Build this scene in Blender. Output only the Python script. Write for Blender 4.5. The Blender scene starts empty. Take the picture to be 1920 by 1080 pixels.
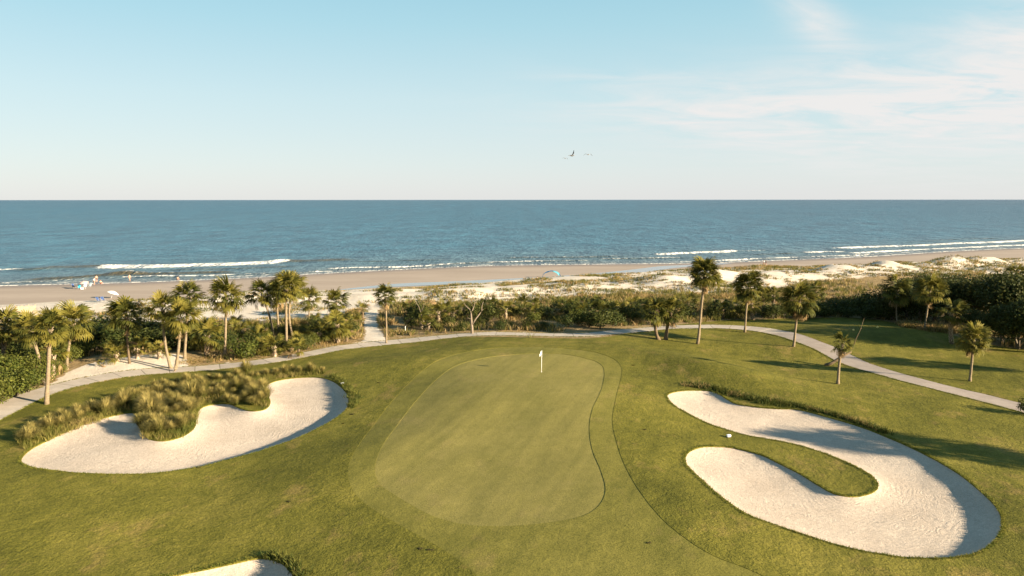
import bpy, math, random
import numpy as np
from mathutils import Vector, Matrix
from mathutils.geometry import delaunay_2d_cdt

# ------------------------------------------------------------------ camera, sky, sun, exposure
SC = bpy.context.scene
COL = SC.collection
FPX = 1400.0
PITCH = math.radians(6.76)
CAMZ = 17.0
cam_d = bpy.data.cameras.new("camera")
cam_d.lens = 36.0 * FPX / 1920.0
cam_d.sensor_width = 36.0
cam_d.clip_start = 0.5
cam_d.clip_end = 90000.0
cam = bpy.data.objects.new("camera", cam_d)
COL.objects.link(cam)
cam.location = (0, 0, CAMZ)
cam.rotation_euler = (math.pi / 2 - PITCH, math.radians(0.03), 0)
SC.camera = cam

SUN_EL = math.radians(15.5)
SUN_DIR = Vector((0.90, -0.436, 0)).normalized()          # horizontal direction towards the sun
sun_d = bpy.data.lights.new("sun", 'SUN')
sun_d.energy = 5.0
sun_d.angle = math.radians(0.55)
sun_d.color = (1.0, 0.83, 0.60)
sun = bpy.data.objects.new("sun", sun_d)
COL.objects.link(sun)
to_sun = Vector((SUN_DIR.x * math.cos(SUN_EL), SUN_DIR.y * math.cos(SUN_EL), math.sin(SUN_EL)))
sun.rotation_euler = to_sun.to_track_quat('Z', 'Y').to_euler()

SC.view_settings.view_transform = 'Standard'
SC.view_settings.look = 'None'
SC.view_settings.gamma = 1.0
SC.view_settings.use_curve_mapping = False
SC.view_settings.exposure = 1.92

world = bpy.data.worlds.new("World")
SC.world = world
world.use_nodes = True


def build_world():
    nt = world.node_tree
    nt.nodes.clear()
    N = nt.nodes.new
    L = nt.links.new

    def math_(op, a, b=None, c=None, clamp=False):
        n = N('ShaderNodeMath'); n.operation = op; n.use_clamp = clamp
        for i, v in enumerate((a, b, c)):
            if v is None: continue
            if isinstance(v, (int, float)): n.inputs[i].default_value = v
            else: L(v, n.inputs[i])
        return n.outputs[0]
    out = N('ShaderNodeOutputWorld')
    bg = N('ShaderNodeBackground')
    bg.inputs['Strength'].default_value = 0.058
    L(bg.outputs[0], out.inputs[0])
    sky = N('ShaderNodeTexSky')
    sky.sky_type = 'NISHITA'
    sky.sun_disc = False
    sky.sun_elevation = SUN_EL
    sky.sun_rotation = math.atan2(SUN_DIR.x, SUN_DIR.y)
    sky.air_density = 1.0
    sky.dust_density = 0.6
    sky.ozone_density = 1.2
    tc = N('ShaderNodeTexCoord')
    sep = N('ShaderNodeSeparateXYZ')
    L(tc.outputs['Generated'], sep.inputs[0])
    x, y, z = sep.outputs
    # evening haze: the lowest twenty degrees of sky pale out, the same all round
    el = N('ShaderNodeValToRGB')
    zz = math_('MULTIPLY', z, 2.2, clamp=True)
    L(zz, el.inputs[0])
    r = el.color_ramp
    r.elements[0].position = 0.0; r.elements[0].color = (3.50, 3.58, 3.66, 1)
    r.elements[1].position = 1.0; r.elements[1].color = (0.62, 1.35, 2.0, 1)
    for p, c in ((0.10, (3.22, 3.62, 3.72)), (0.28, (2.72, 3.52, 3.72)), (0.48, (1.95, 3.20, 3.60)), (0.62, (1.55, 2.90, 3.45))):
        e = r.elements.new(p); e.color = (*c, 1)
    mixh = N('ShaderNodeMix'); mixh.data_type = 'RGBA'
    mixh.inputs[0].default_value = 0.88
    L(sky.outputs[0], mixh.inputs[6]); L(el.outputs[0], mixh.inputs[7])
    # cirrus, laid on a high plane so that it thins and crowds towards the horizon
    zp = math_('ADD', z, 0.06)
    u = math_('DIVIDE', x, zp)
    v = math_('DIVIDE', y, zp)
    cmb = N('ShaderNodeCombineXYZ')
    L(math_('ADD', math_('MULTIPLY', u, 0.42), math_('MULTIPLY', v, 0.10)), cmb.inputs[0])
    L(math_('ADD', math_('MULTIPLY', v, 0.62), math_('MULTIPLY', u, -0.16)), cmb.inputs[1])
    n1 = N('ShaderNodeTexNoise'); n1.inputs['Scale'].default_value = 2.5; n1.inputs['Detail'].default_value = 9
    n1.inputs['Roughness'].default_value = 0.62; n1.inputs['Distortion'].default_value = 0.9
    L(cmb.outputs[0], n1.inputs['Vector'])

    # regions of the sky that carry cloud: (azimuth, elevation, half width, half height, tilt, weight), radians
    az = math_('ARCTAN2', x, y)
    elv = math_('ARCSINE', z)
    total = None
    for (a0, e0, wa, we, tilt, wt) in (
            (0.42, 0.105, 0.26, 0.034, -0.02, 0.75), (0.66, 0.115, 0.26, 0.045, 0.0, 0.9), (0.28, 0.085, 0.17, 0.016, -0.30, 0.35),
            (0.375, 0.212, 0.045, 0.020, -0.75, 0.85), (0.60, 0.245, 0.085, 0.028, -0.5, 0.9), (0.62, 0.19, 0.07, 0.02, 0.0, 0.6),
            (0.16, 0.155, 0.08, 0.006, 0.0, 0.35), (0.95, 0.2, 0.35, 0.10, 0.2, 0.7), (-1.6, 0.3, 0.6, 0.10, 0.1, 0.5),
            (2.6, 0.25, 0.8, 0.10, 0.0, 0.5)):
        da = math_('SUBTRACT', az, a0)
        de = math_('SUBTRACT', elv, e0)
        p = math_('ADD', math_('MULTIPLY', da, math.cos(tilt)), math_('MULTIPLY', de, math.sin(tilt)))
        q = math_('SUBTRACT', math_('MULTIPLY', de, math.cos(tilt)), math_('MULTIPLY', da, math.sin(tilt)))
        d2 = math_('ADD', math_('POWER', math_('DIVIDE', math_('ABSOLUTE', p), wa), 2.0),
                   math_('POWER', math_('DIVIDE', math_('ABSOLUTE', q), we), 2.0))
        g = math_('MULTIPLY', math_('EXPONENT', math_('MULTIPLY', d2, -0.7)), wt)
        total = g if total is None else math_('ADD', total, g)
    dens = math_('MULTIPLY', total, 1.0)
    nn = math_('SUBTRACT', math_('MULTIPLY', n1.outputs[0], 3.2), 1.05, clamp=True)
    cl = math_('MULTIPLY', dens, nn, clamp=True)
    cl = math_('MULTIPLY', cl, 1.15, clamp=True)
    mixc = N('ShaderNodeMix'); mixc.data_type = 'RGBA'
    L(cl, mixc.inputs[0]); L(mixh.outputs[2], mixc.inputs[6])
    mixc.inputs[7].default_value = (3.9, 3.85, 3.8, 1)
    L(mixc.outputs[2], bg.inputs[0])


build_world()

# ------------------------------------------------------------------ helpers
SINP, COSP = math.sin(PITCH), math.cos(PITCH)


def tag(o, label=None, cat=None, group=None, kind=None):
    if label: o['label'] = label
    if cat: o['category'] = cat
    if group: o['group'] = group
    if kind: o['kind'] = kind
    return o


def hash2(ix, iy, seed):
    h = (ix.astype(np.int64) * 374761393 + iy.astype(np.int64) * 668265263 + seed * 974634777) & 0xFFFFFFFF
    h = ((h ^ (h >> 13)) * 1274126177) & 0xFFFFFFFF
    h = h ^ (h >> 16)
    return (h & 0xFFFFFF) / float(0xFFFFFF)


def vnoise(x, y, seed=0):
    x = np.asarray(x, float); y = np.asarray(y, float)
    ix = np.floor(x); iy = np.floor(y)
    fx = x - ix; fy = y - iy
    fx = fx * fx * (3 - 2 * fx); fy = fy * fy * (3 - 2 * fy)
    a = hash2(ix, iy, seed); b = hash2(ix + 1, iy, seed); c = hash2(ix, iy + 1, seed); d = hash2(ix + 1, iy + 1, seed)
    return (a * (1 - fx) + b * fx) * (1 - fy) + (c * (1 - fx) + d * fx) * fy


def fbm(x, y, seed=0, octv=3):
    s = 0; a = 1.0; t = 0
    for i in range(octv):
        s = s + a * vnoise(np.asarray(x) * 2 ** i + 17.3 * i, np.asarray(y) * 2 ** i - 9.1 * i, seed + i); t += a; a *= 0.5
    return s / t


def sstep(a, b, x):
    t = np.clip((x - a) / (b - a), 0, 1)
    return t * t * (3 - 2 * t)


def unproj_flat(px, py, z):
    u = (np.asarray(px, float) - 960) / FPX
    v = (np.asarray(py, float) - 540) / FPX
    t = (CAMZ - z) / (v * COSP + SINP)
    return t * u, t * (COSP - v * SINP)


def pdist(px, py, poly, closed=False):
    """distance from points to a polyline"""
    P = np.asarray(poly, float)
    A = P if closed else P[:-1]
    B = np.roll(P, -1, axis=0) if closed else P[1:]
    px = np.asarray(px, float); py = np.asarray(py, float)
    best = np.full(px.shape, 1e18)
    for (ax, ay), (bx, by) in zip(A, B):
        dx, dy = bx - ax, by - ay
        l2 = dx * dx + dy * dy + 1e-12
        t = np.clip(((px - ax) * dx + (py - ay) * dy) / l2, 0, 1)
        d = (px - ax - t * dx) ** 2 + (py - ay - t * dy) ** 2
        np.minimum(best, d, out=best)
    return np.sqrt(best)


def inside(px, py, poly):
    P = np.asarray(poly, float)
    px = np.asarray(px, float); py = np.asarray(py, float)
    res = np.zeros(px.shape, bool)
    x0, y0 = P.min(0); x1, y1 = P.max(0)
    m = (px >= x0) & (px <= x1) & (py >= y0) & (py <= y1)
    qx = px[m]; qy = py[m]
    r = np.zeros(qx.shape, bool)
    for (ax, ay), (bx, by) in zip(P, np.roll(P, -1, axis=0)):
        c = (ay > qy) != (by > qy)
        if not c.any(): continue
        xi = (bx - ax) * (qy - ay) / (by - ay + 1e-15) + ax
        r ^= c & (qx < xi)
    res[m] = r
    return res


def spline(pts, closed=False, n=8):
    P = np.asarray(pts, float)
    k = len(P)
    out = []
    rng = range(k) if closed else range(k - 1)
    for i in rng:
        if closed:
            p0, p1, p2, p3 = P[(i - 1) % k], P[i], P[(i + 1) % k], P[(i + 2) % k]
        else:
            p0, p1, p2, p3 = P[max(i - 1, 0)], P[i], P[i + 1], P[min(i + 2, k - 1)]
        for j in range(n):
            t = j / n
            out.append(0.5 * ((2 * p1) + (-p0 + p2) * t + (2 * p0 - 5 * p1 + 4 * p2 - p3) * t * t + (-p0 + 3 * p1 - 3 * p2 + p3) * t ** 3))
    if not closed: out.append(P[-1])
    return np.array(out)


def resample(P, step, closed=False):
    Q = np.vstack([P, P[:1]]) if closed else P
    seg = np.hypot(*(np.diff(Q, axis=0).T))
    s = np.concatenate([[0], np.cumsum(seg)])
    n = max(3, int(s[-1] / step))
    t = np.linspace(0, s[-1], n + 1)
    R = np.stack([np.interp(t, s, Q[:, 0]), np.interp(t, s, Q[:, 1])], 1)
    return R[:-1] if closed else R


# ------------------------------------------------------------------ land form
def line_flat(pts, z):
    a = np.array(pts, float)
    x, y = unproj_flat(a[:, 0], a[:, 1], z)
    return np.stack([x, y], 1)


SHORE = spline(line_flat([(-900, 585), (-300, 552), (0, 536), (200, 531), (420, 523), (640, 511), (900, 499), (1100, 496), (1300, 494),
                          (1400, 491), (1500, 487), (1640, 481), (1780, 472), (1920, 466), (2200, 458)], -2.2), n=6)
SHORE = np.vstack([[SHORE[0, 0] - 500, SHORE[0, 1] - 130], SHORE, [SHORE[-1, 0] + 900, SHORE[-1, 1] + 330]])
TOE = spline(line_flat([(-900, 610), (-300, 585), (0, 572), (130, 565), (280, 562), (420, 556), (600, 545), (760, 539), (960, 529),
                        (1040, 524), (1150, 518), (1250, 511), (1350, 508), (1500, 503), (1600, 500), (1720, 496), (1920, 489),
                        (2300, 480)], -1.9), n=4)
TOE = np.vstack([[TOE[0, 0] - 500, TOE[0, 1] - 110], TOE, [TOE[-1, 0] + 900, TOE[-1, 1] + 330]])
RIDGE = spline(line_flat([(720, 556), (860, 546), (1000, 538), (1130, 533), (1300, 524), (1500, 513), (1700, 504), (1920, 496), (2300, 490)], 0.0), n=4)
SCRUBN = spline(line_flat([(-900, 640), (-300, 620), (0, 605), (250, 602), (420, 600), (600, 598), (680, 577), (760, 570), (900, 570), (1040, 562),
                           (1100, 557), (1200, 552), (1300, 556), (1400, 551), (1480, 540), (1550, 528), (1650, 524), (1800, 520), (1920, 518),
                           (2300, 512)], -0.6), n=4)
PATHC_PX = [(-500, 960), (-250, 880), (-60, 797), (30, 755), (100, 728), (200, 705), (300, 691), (400, 683), (480, 676), (560, 664), (640, 649), (720, 641),
            (800, 636), (880, 632), (960, 632), (1040, 634), (1110, 634), (1180, 625), (1250, 616), (1330, 613), (1400, 617), (1460, 627),
            (1530, 648), (1600, 675), (1680, 702), (1760, 724), (1850, 745), (1950, 770), (2100, 808), (2400, 880)]
PATHC = resample(spline(line_flat(PATHC_PX, -0.6), n=6), 0.8)


def yat(curve, x):
    return np.interp(x, curve[:, 0], curve[:, 1])


def gauss(x, y, x0, y0, sx, sy, a=0.0, p=2.0):
    c, s = math.cos(a), math.sin(a)
    u = (x - x0) * c + (y - y0) * s
    v = -(x - x0) * s + (y - y0) * c
    return np.exp(-(np.abs(u / sx) ** p + np.abs(v / sy) ** p))


def H(x, y, detail=True):
    x = np.asarray(x, float); y = np.asarray(y, float)
    ys = yat(SHORE, x); yt = yat(TOE, x); yn = yat(SCRUBN, x)
    # golf ground
    z = -0.62 + 0.36 * (fbm(x / 16.0, y / 16.0, 5, 2) - 0.5) * 2
    z = z + 0.72 * gauss(x, y, 1.8, 62, 12.5, 36, 0, 3.0)
    z = z + 0.30 * sstep(52, 84, y) * gauss(x, y, 1.0, 72, 15, 22, 0, 3.0)          # back tier of the green
    z = z + 0.40 * gauss(x, y, -14.0, 77, 8, 5.5, 0.15)                                # knoll behind the left bunker
    z = z + 1.15 * gauss(x, y, 20.0, 74.0, 11.0, 3.8, math.atan2(-23, 14.5))
    z = z - 0.45 * gauss(x, y, 30, 81, 12, 6, -0.3)             # long ridge above the right bunker
    z = z + 0.12 * gauss(x, y, 31, 41, 4, 9, 0.5)                                     # bank right of the right bunker
    z = z + 0.30 * gauss(x, y, -10, 50, 4, 8, -0.6)                                    # bank right of the left bunker
    z = z + 0.55 * gauss(x, y, 50, 97, 16, 7, -0.15, 3.0)                               # tee mound on the right
    if detail:
        z = z + 0.11 * (fbm(x / 3.6, y / 3.6, 9, 3) - 0.5)
    # back land behind the course: low swales, then dunes
    back = sstep(-6, 6, y - (yn - 28))
    z = z + back * 0.35 * (fbm(x / 6.0, y / 5.0, 21, 3) - 0.45)
    amp = np.interp(x, [-60, -20, 0, 25, 60, 200], [0.9, 1.0, 1.6, 2.3, 2.8, 3.0])
    yr = yat(RIDGE, x)
    dr = (y - yr)
    lump = fbm(x / 11.0 + 3, y / 7.0, 33, 3)
    ridge = np.exp(-(dr / np.where(dr > 0, 6.0, 10.0)) ** 2) * amp * np.clip((lump - 0.22) * 2.0, 0.1, 1.4)
    z = z + ridge * (x > -400)
    low = np.interp(x, [-200, -20, 0], [1.0, 1.0, 0.0])
    z = z + low * 0.55 * np.exp(-((y - (yt - 17)) / 8.0) ** 2) * (0.3 + fbm(x / 8.0, y / 8.0, 40, 2))
    # down to the beach
    dl_ = y - yt
    w = np.where(x < 0, sstep(-22.0, 0.5, dl_) * np.interp(x, [-20, 0], [1, 0]) + sstep(-7.5, 1.0, dl_) * np.interp(x, [-20, 0], [0, 1]), sstep(-7.5, 1.0, dl_))
    zb = -1.9 - 0.28 * np.clip((y - yt) / np.maximum(ys - yt, 5), 0, 1) - 0.04 * np.clip(y - ys, 0, 60)
    z = z * (1 - w) + zb * w
    # path bed
    return z


def ray_to_ground(px, py):
    px = np.atleast_1d(np.asarray(px, float)); py = np.atleast_1d(np.asarray(py, float))
    z = np.full(px.shape, -0.5)
    for _ in range(14):
        x, y = unproj_flat(px, py, z)
        z = 0.5 * z + 0.5 * H(x, y)
    x, y = unproj_flat(px, py, z)
    return x, y


def G(px, py):
    x, y = ray_to_ground(px, py)
    return float(x[0]), float(y[0])


def curve_px(pts, closed=True, n=8, step=0.35):
    a = np.array(pts, float)
    x, y = ray_to_ground(a[:, 0], a[:, 1])
    return resample(spline(np.stack([x, y], 1), closed, n), step, closed)


GREEN = curve_px([(820, 709), (765, 769), (718, 833), (703, 875), (711, 905), (743, 929), (799, 961), (858, 980), (925, 986), (1003, 982),
                  (1084, 969), (1122, 948), (1135, 918), (1127, 884), (1110, 841), (1105, 803), (1110, 769), (1127, 731), (1133, 697),
                  (1122, 680), (1088, 669), (1046, 663), (982, 663), (918, 669), (858, 684)], step=0.3)
FRINGE = curve_px([(1165, 705), (1163, 685), (1140, 668), (1090, 656), (1000, 650), (920, 653), (850, 665), (795, 692), (750, 735), (705, 790), (668, 840),
                   (652, 880), (662, 920), (700, 955), (760, 990), (830, 1030), (900, 1085), (960, 1170), (1300, 1330), (1600, 1180), (1430, 1080),
                   (1330, 1038), (1260, 990), (1216, 944), (1182, 893), (1161, 846), (1148, 790), (1155, 745)], step=0.35)
BUNK_L = curve_px([(40, 860), (60, 840), (110, 815), (170, 790), (235, 774), (257, 778), (262, 800), (275, 820), (305, 826), (340, 818), (365, 800), (370, 775),
                   (380, 763), (405, 757), (430, 757), (450, 765), (472, 770), (498, 766), (507, 752), (498, 735), (503, 720), (530, 711), (570, 707),
                   (605, 708), (630, 718), (648, 735), (653, 755), (640, 775), (600, 800), (550, 823), (480, 847), (430, 860), (370, 875), (300, 885),
                   (220, 888), (140, 885), (80, 878), (50, 871)], step=0.25)
BUNK_R = curve_px([(1251, 743), (1260, 736), (1286, 732), (1322, 732), (1344, 737), (1362, 748), (1380, 757), (1417, 763), (1453, 766), (1497, 768),
                   (1548, 781), (1621, 803), (1676, 825), (1730, 850), (1789, 883), (1840, 923), (1870, 955), (1877, 985), (1865, 1011), (1843, 1029),
                   (1803, 1042), (1730, 1046), (1639, 1036), (1566, 1020), (1504, 1000), (1439, 978), (1395, 960), (1348, 927), (1311, 894),
                   (1287, 869), (1289, 850), (1311, 839), (1340, 837), (1377, 840), (1424, 852), (1453, 865), (1497, 887), (1533, 909), (1563, 925),
                   (1599, 931), (1632, 925), (1646, 914), (1643, 901), (1628, 887), (1585, 865), (1548, 850), (1504, 836), (1453, 825), (1402, 816),
                   (1366, 806), (1329, 794), (1293, 776), (1264, 759)], step=0.22)
BUNK_B = curve_px([(270, 1092), (330, 1078), (385, 1067), (440, 1055), (490, 1046), (525, 1054), (547, 1075), (552, 1100), (500, 1140), (400, 1160), (290, 1140)], step=0.22)
SANDPATCH = curve_px([(60, 742), (110, 710), (150, 688), (200, 676), (250, 668), (300, 664), (345, 668), (345, 688), (300, 688), (200, 702), (120, 722)], step=0.6)
FOOTPATH = curve_px([(683, 645), (688, 625), (684, 605), (686, 585), (690, 572), (660, 562), (700, 562), (716, 572), (704, 590), (706, 612), (722, 640)], step=0.6)
SANDPATCH_R = curve_px([(1878, 764), (1925, 762), (1990, 785), (1940, 792), (1890, 778)], step=0.5)
LAWN_N = spline(np.array([G(*p) for p in [(-900, 1100), (-500, 960), (-250, 880), (-60, 797), (30, 755), (100, 728), (200, 705), (300, 691), (400, 683), (480, 676), (560, 664),
                                          (640, 649), (720, 641), (800, 636), (880, 632), (960, 632), (1040, 634), (1110, 634), (1180, 625), (1250, 612),
                                          (1330, 603), (1420, 599), (1500, 597), (1600, 596), (1680, 606), (1760, 622), (1850, 645), (1960, 662),
                                          (2200, 700), (2600, 780)]]), n=6)
LAWN_N = resample(LAWN_N, 1.0)


def Hz(x, y, zone_off=None):
    """ground height with the path bed pressed in"""
    z = H(x, y)
    d = pdist(x, y, PATHC)
    return z - 0.045 * (1 - sstep(1.28, 1.65, d))


# ------------------------------------------------------------------ materials
MATS = {}


class NB:
    """tiny node builder"""
    def __init__(self, name):
        self.m = bpy.data.materials.new(name)
        self.m.use_nodes = True
        self.nt = self.m.node_tree
        self.nt.nodes.clear()
        self.out = self.nt.nodes.new('ShaderNodeOutputMaterial')
        self.b = self.nt.nodes.new('ShaderNodeBsdfPrincipled')
        self.nt.links.new(self.b.outputs[0], self.out.inputs[0])
        self.b.inputs['Specular IOR Level'].default_value = 0.2
        self.tc = self.nt.nodes.new('ShaderNodeTexCoord')
        MATS[name] = self.m

    def n(self, t, **kw):
        nd = self.nt.nodes.new(t)
        for k, v in kw.items():
            setattr(nd, k, v)
        return nd

    def l(self, a, b): self.nt.links.new(a, b)

    def noise(self, scale, detail=4, rough=0.55, vec=None, sc=None, dist=0.0):
        nd = self.n('ShaderNodeTexNoise')
        nd.inputs['Scale'].default_value = scale
        nd.inputs['Detail'].default_value = detail
        nd.inputs['Roughness'].default_value = rough
        nd.inputs['Distortion'].default_value = dist
        v = vec or self.tc.outputs['Object']
        if sc:
            mp = self.n('ShaderNodeMapping')
            mp.inputs['Scale'].default_value = sc
            self.l(v, mp.inputs[0]); v = mp.outputs[0]
        self.l(v, nd.inputs['Vector'])
        return nd.outputs[0]

    def ramp(self, fac, stops):
        nd = self.n('ShaderNodeValToRGB')
        r = nd.color_ramp
        r.elements[0].position = stops[0][0]; r.elements[0].color = (*stops[0][1], 1)
        r.elements[1].position = stops[-1][0]; r.elements[1].color = (*stops[-1][1], 1)
        for p, c in stops[1:-1]:
            e = r.elements.new(p); e.color = (*c, 1)
        self.l(fac, nd.inputs[0])
        return nd.outputs[0]

    def mth(self, op, a, b=0.5, clamp=False):
        nd = self.n('ShaderNodeMath', operation=op, use_clamp=clamp)
        for i, v in enumerate((a, b)):
            if isinstance(v, (int, float)): nd.inputs[i].default_value = v
            else: self.l(v, nd.inputs[i])
        return nd.outputs[0]

    def mix(self, fac, a, b, mode='MIX'):
        nd = self.n('ShaderNodeMix', data_type='RGBA', blend_type=mode)
        for i, v in ((0, fac), (6, a), (7, b)):
            if isinstance(v, (int, float)): nd.inputs[i].default_value = v
            elif isinstance(v, tuple): nd.inputs[i].default_value = (*v, 1)
            else: self.l(v, nd.inputs[i])
        return nd.outputs[2]

    def attr(self, name):
        nd = self.n('ShaderNodeAttribute'); nd.attribute_name = name
        return nd

    def bump(self, h, strength=0.5, dist=0.05, normal=None):
        nd = self.n('ShaderNodeBump')
        nd.inputs['Strength'].default_value = strength
        nd.inputs['Distance'].default_value = dist
        self.l(h, nd.inputs['Height'])
        if normal: self.l(normal, nd.inputs['Normal'])
        self.l(nd.outputs[0], self.b.inputs['Normal'])
        return nd.outputs[0]

    def col(self, c): 
        if isinstance(c, tuple): self.b.inputs['Base Color'].default_value = (*c, 1)
        else: self.l(c, self.b.inputs['Base Color'])

    def rough(self, r): self.b.inputs['Roughness'].default_value = r


def turf(name, c_dark, c_mid, c_lite, c_dry, dry_amt, fine, bumpd):
    k = NB(name)
    k.rough(0.9)
    k.b.inputs['Specular IOR Level'].default_value = 0.08
    big = k.noise(0.09, 5, 0.6)
    med = k.noise(0.7, 5, 0.65, dist=0.4)
    fin = k.noise(fine, 3, 0.8)
    c = k.ramp(k.mth('ADD', k.mth('MULTIPLY', big, 0.55), k.mth('MULTIPLY', med, 0.45)), [(0.36, c_dark), (0.5, c_mid), (0.64, c_lite)])
    dry = k.noise(0.33, 6, 0.7, sc=(1, 0.6, 1))
    c = k.mix(k.mth('MULTIPLY', k.ramp(dry, [(0.56, (0, 0, 0)), (0.72, (1, 1, 1))]), dry_amt), c, c_dry)
    mr = k.n('ShaderNodeMapping'); mr.inputs['Rotation'].default_value = (0, 0, math.radians(-72))
    mp = k.n('ShaderNodeMapping'); mp.inputs['Scale'].default_value = (0.07, 1.0, 1)
    k.l(k.tc.outputs['Object'], mr.inputs[0]); k.l(mr.outputs[0], mp.inputs[0])
    stk = k.noise(0.9, 4, 0.6, vec=mp.outputs[0])
    c = k.mix(1.0, c, k.ramp(stk, [(0.36, (0.88, 0.90, 0.88)), (0.5, (1, 1, 1)), (0.64, (1.10, 1.09, 1.07))]), 'MULTIPLY')
    spk = k.ramp(fin, [(0.30, (0.50, 0.52, 0.50)), (0.5, (1, 1, 1)), (0.72, (1.42, 1.36, 1.28))])
    c = k.mix(1.0, c, spk, 'MULTIPLY')
    k.col(c)
    h = k.mth('ADD', k.mth('MULTIPLY', fin, 0.6), k.mth('MULTIPLY', k.noise(2.3, 4, 0.7), 1.4))
    k.bump(h, 0.55, bumpd)
    return k


turf("rough_turf", (0.084, 0.082, 0.014), (0.128, 0.118, 0.020), (0.184, 0.158, 0.032), (0.28, 0.185, 0.07), 0.6, 8.0, 0.13)
turf("fringe_turf", (0.120, 0.113, 0.024), (0.154, 0.139, 0.031), (0.186, 0.164, 0.040), (0.28, 0.20, 0.08), 0.4, 12.0, 0.05)
turf("green_turf", (0.162, 0.145, 0.040), (0.190, 0.166, 0.048), (0.218, 0.187, 0.058), (0.26, 0.20, 0.08), 0.4, 16.0, 0.03)


def mat_sand(name, c1, c2, rake=True):
    k = NB(name)
    k.rough(0.95)
    k.b.inputs['Specular IOR Level'].default_value = 0.05
    big = k.noise(0.25, 5, 0.6)
    c = k.ramp(big, [(0.3, c1), (0.7, c2)])
    fin = k.noise(14.0, 3, 0.7)
    c = k.mix(1.0, c, k.ramp(fin, [(0.3, (0.74, 0.73, 0.72)), (0.7, (1.16, 1.16, 1.16))]), 'MULTIPLY')
    c = k.mix(1.0, c, k.ramp(k.noise(3.0, 5, 0.8, dist=1.0), [(0.3, (0.86, 0.85, 0.84)), (0.7, (1.1, 1.1, 1.1))]), 'MULTIPLY')
    k.col(c)
    if rake:
        # rake furrows follow the edge of the bunker (edge = metres in from the lip)
        e = k.attr('edge').outputs['Fac']
        wob = k.mth('MULTIPLY', k.noise(0.5, 3), 3.0)
        f = k.mth('SINE', k.mth('MULTIPLY', k.mth('ADD', e, wob), 20.0))
        scu = k.noise(2.2, 6, 0.75, dist=1.2)
        amt = k.ramp(k.noise(0.22, 3), [(0.4, (0.1, 0.1, 0.1)), (0.62, (1, 1, 1))])
        h = k.mth('ADD', k.mth('MULTIPLY', k.mth('MULTIPLY', f, amt), 0.26), k.mth('ADD', k.mth('MULTIPLY', k.noise(2.6, 6, 0.88, dist=0.8), 3.2), k.mth('MULTIPLY', k.noise(13.0, 3, 0.8), 0.7)))
        k.bump(h, 0.6, 0.055)
    else:
        h = k.mth('ADD', k.noise(1.4, 6, 0.7), k.mth('MULTIPLY', k.noise(6.0, 3), 0.4))
        k.bump(h, 0.6, 0.12)
    return k


mat_sand("bunker_sand", (0.495, 0.412, 0.332), (0.575, 0.490, 0.402))

k = NB("dune_ground")
k.rough(0.95)
k.b.inputs['Specular IOR Level'].default_value = 0.05
sa = k.attr('sandy').outputs['Fac']
nb_ = k.mth('ADD', k.mth('MULTIPLY', k.noise(0.45, 6, 0.72), 1.1), k.mth('MULTIPLY', k.noise(2.5, 4, 0.7), 0.5))
f = k.mth('ADD', sa, k.mth('MULTIPLY', k.mth('SUBTRACT', nb_, 0.8), 1.5))
f = k.ramp(f, [(0.40, (0, 0, 0)), (0.56, (1, 1, 1))])
litter = k.ramp(k.noise(3.0, 5, 0.7), [(0.3, (0.13, 0.085, 0.035)), (0.5, (0.26, 0.185, 0.09)), (0.7, (0.38, 0.29, 0.16))])
sandc = k.ramp(k.noise(0.3, 5, 0.6), [(0.3, (0.50, 0.43, 0.345)), (0.7, (0.64, 0.57, 0.475))])
k.col(k.mix(f, litter, sandc))
k.bump(k.mth('ADD', k.noise(1.2, 6, 0.7), k.mth('MULTIPLY', k.noise(6.0, 3), 0.5)), 0.7, 0.16)

k = NB("beach_sand")
wet = k.attr('wet').outputs['Fac']
dryc = k.ramp(k.noise(0.12, 6, 0.6, sc=(0.35, 1, 1)), [(0.3, (0.30, 0.24, 0.19)), (0.7, (0.37, 0.30, 0.24))])
wetc = k.ramp(k.noise(0.2, 4, 0.6), [(0.3, (0.19, 0.15, 0.125)), (0.7, (0.24, 0.19, 0.155))])
bf = k.mth('ADD', wet, k.mth('MULTIPLY', k.mth('SUBTRACT', k.noise(0.10, 5, 0.6, sc=(0.3, 1, 1)), 0.5), 0.5), clamp=True)
c = k.mix(bf, dryc, wetc)
white = k.attr('dry').outputs['Fac']
c = k.mix(k.mth('ADD', white, k.mth('MULTIPLY', k.mth('SUBTRACT', k.noise(0.5, 4), 0.5), 0.3), clamp=True), c, (0.50, 0.43, 0.35))
k.col(c)
rr = k.mth('SUBTRACT', 0.95, k.mth('MULTIPLY', wet, 0.45))
k.l(rr, k.b.inputs['Roughness'])
k.bump(k.noise(1.6, 5, 0.65), 0.5, 0.04)

k = NB("tidal_water")
k.b.inputs['Base Color'].default_value = (0.22, 0.21, 0.20, 1)
k.rough(0.16)
k.b.inputs['Specular IOR Level'].default_value = 0.5
k.bump(k.noise(1.2, 4, 0.6, sc=(0.5, 1.4, 1)), 0.35, 0.03)

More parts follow.
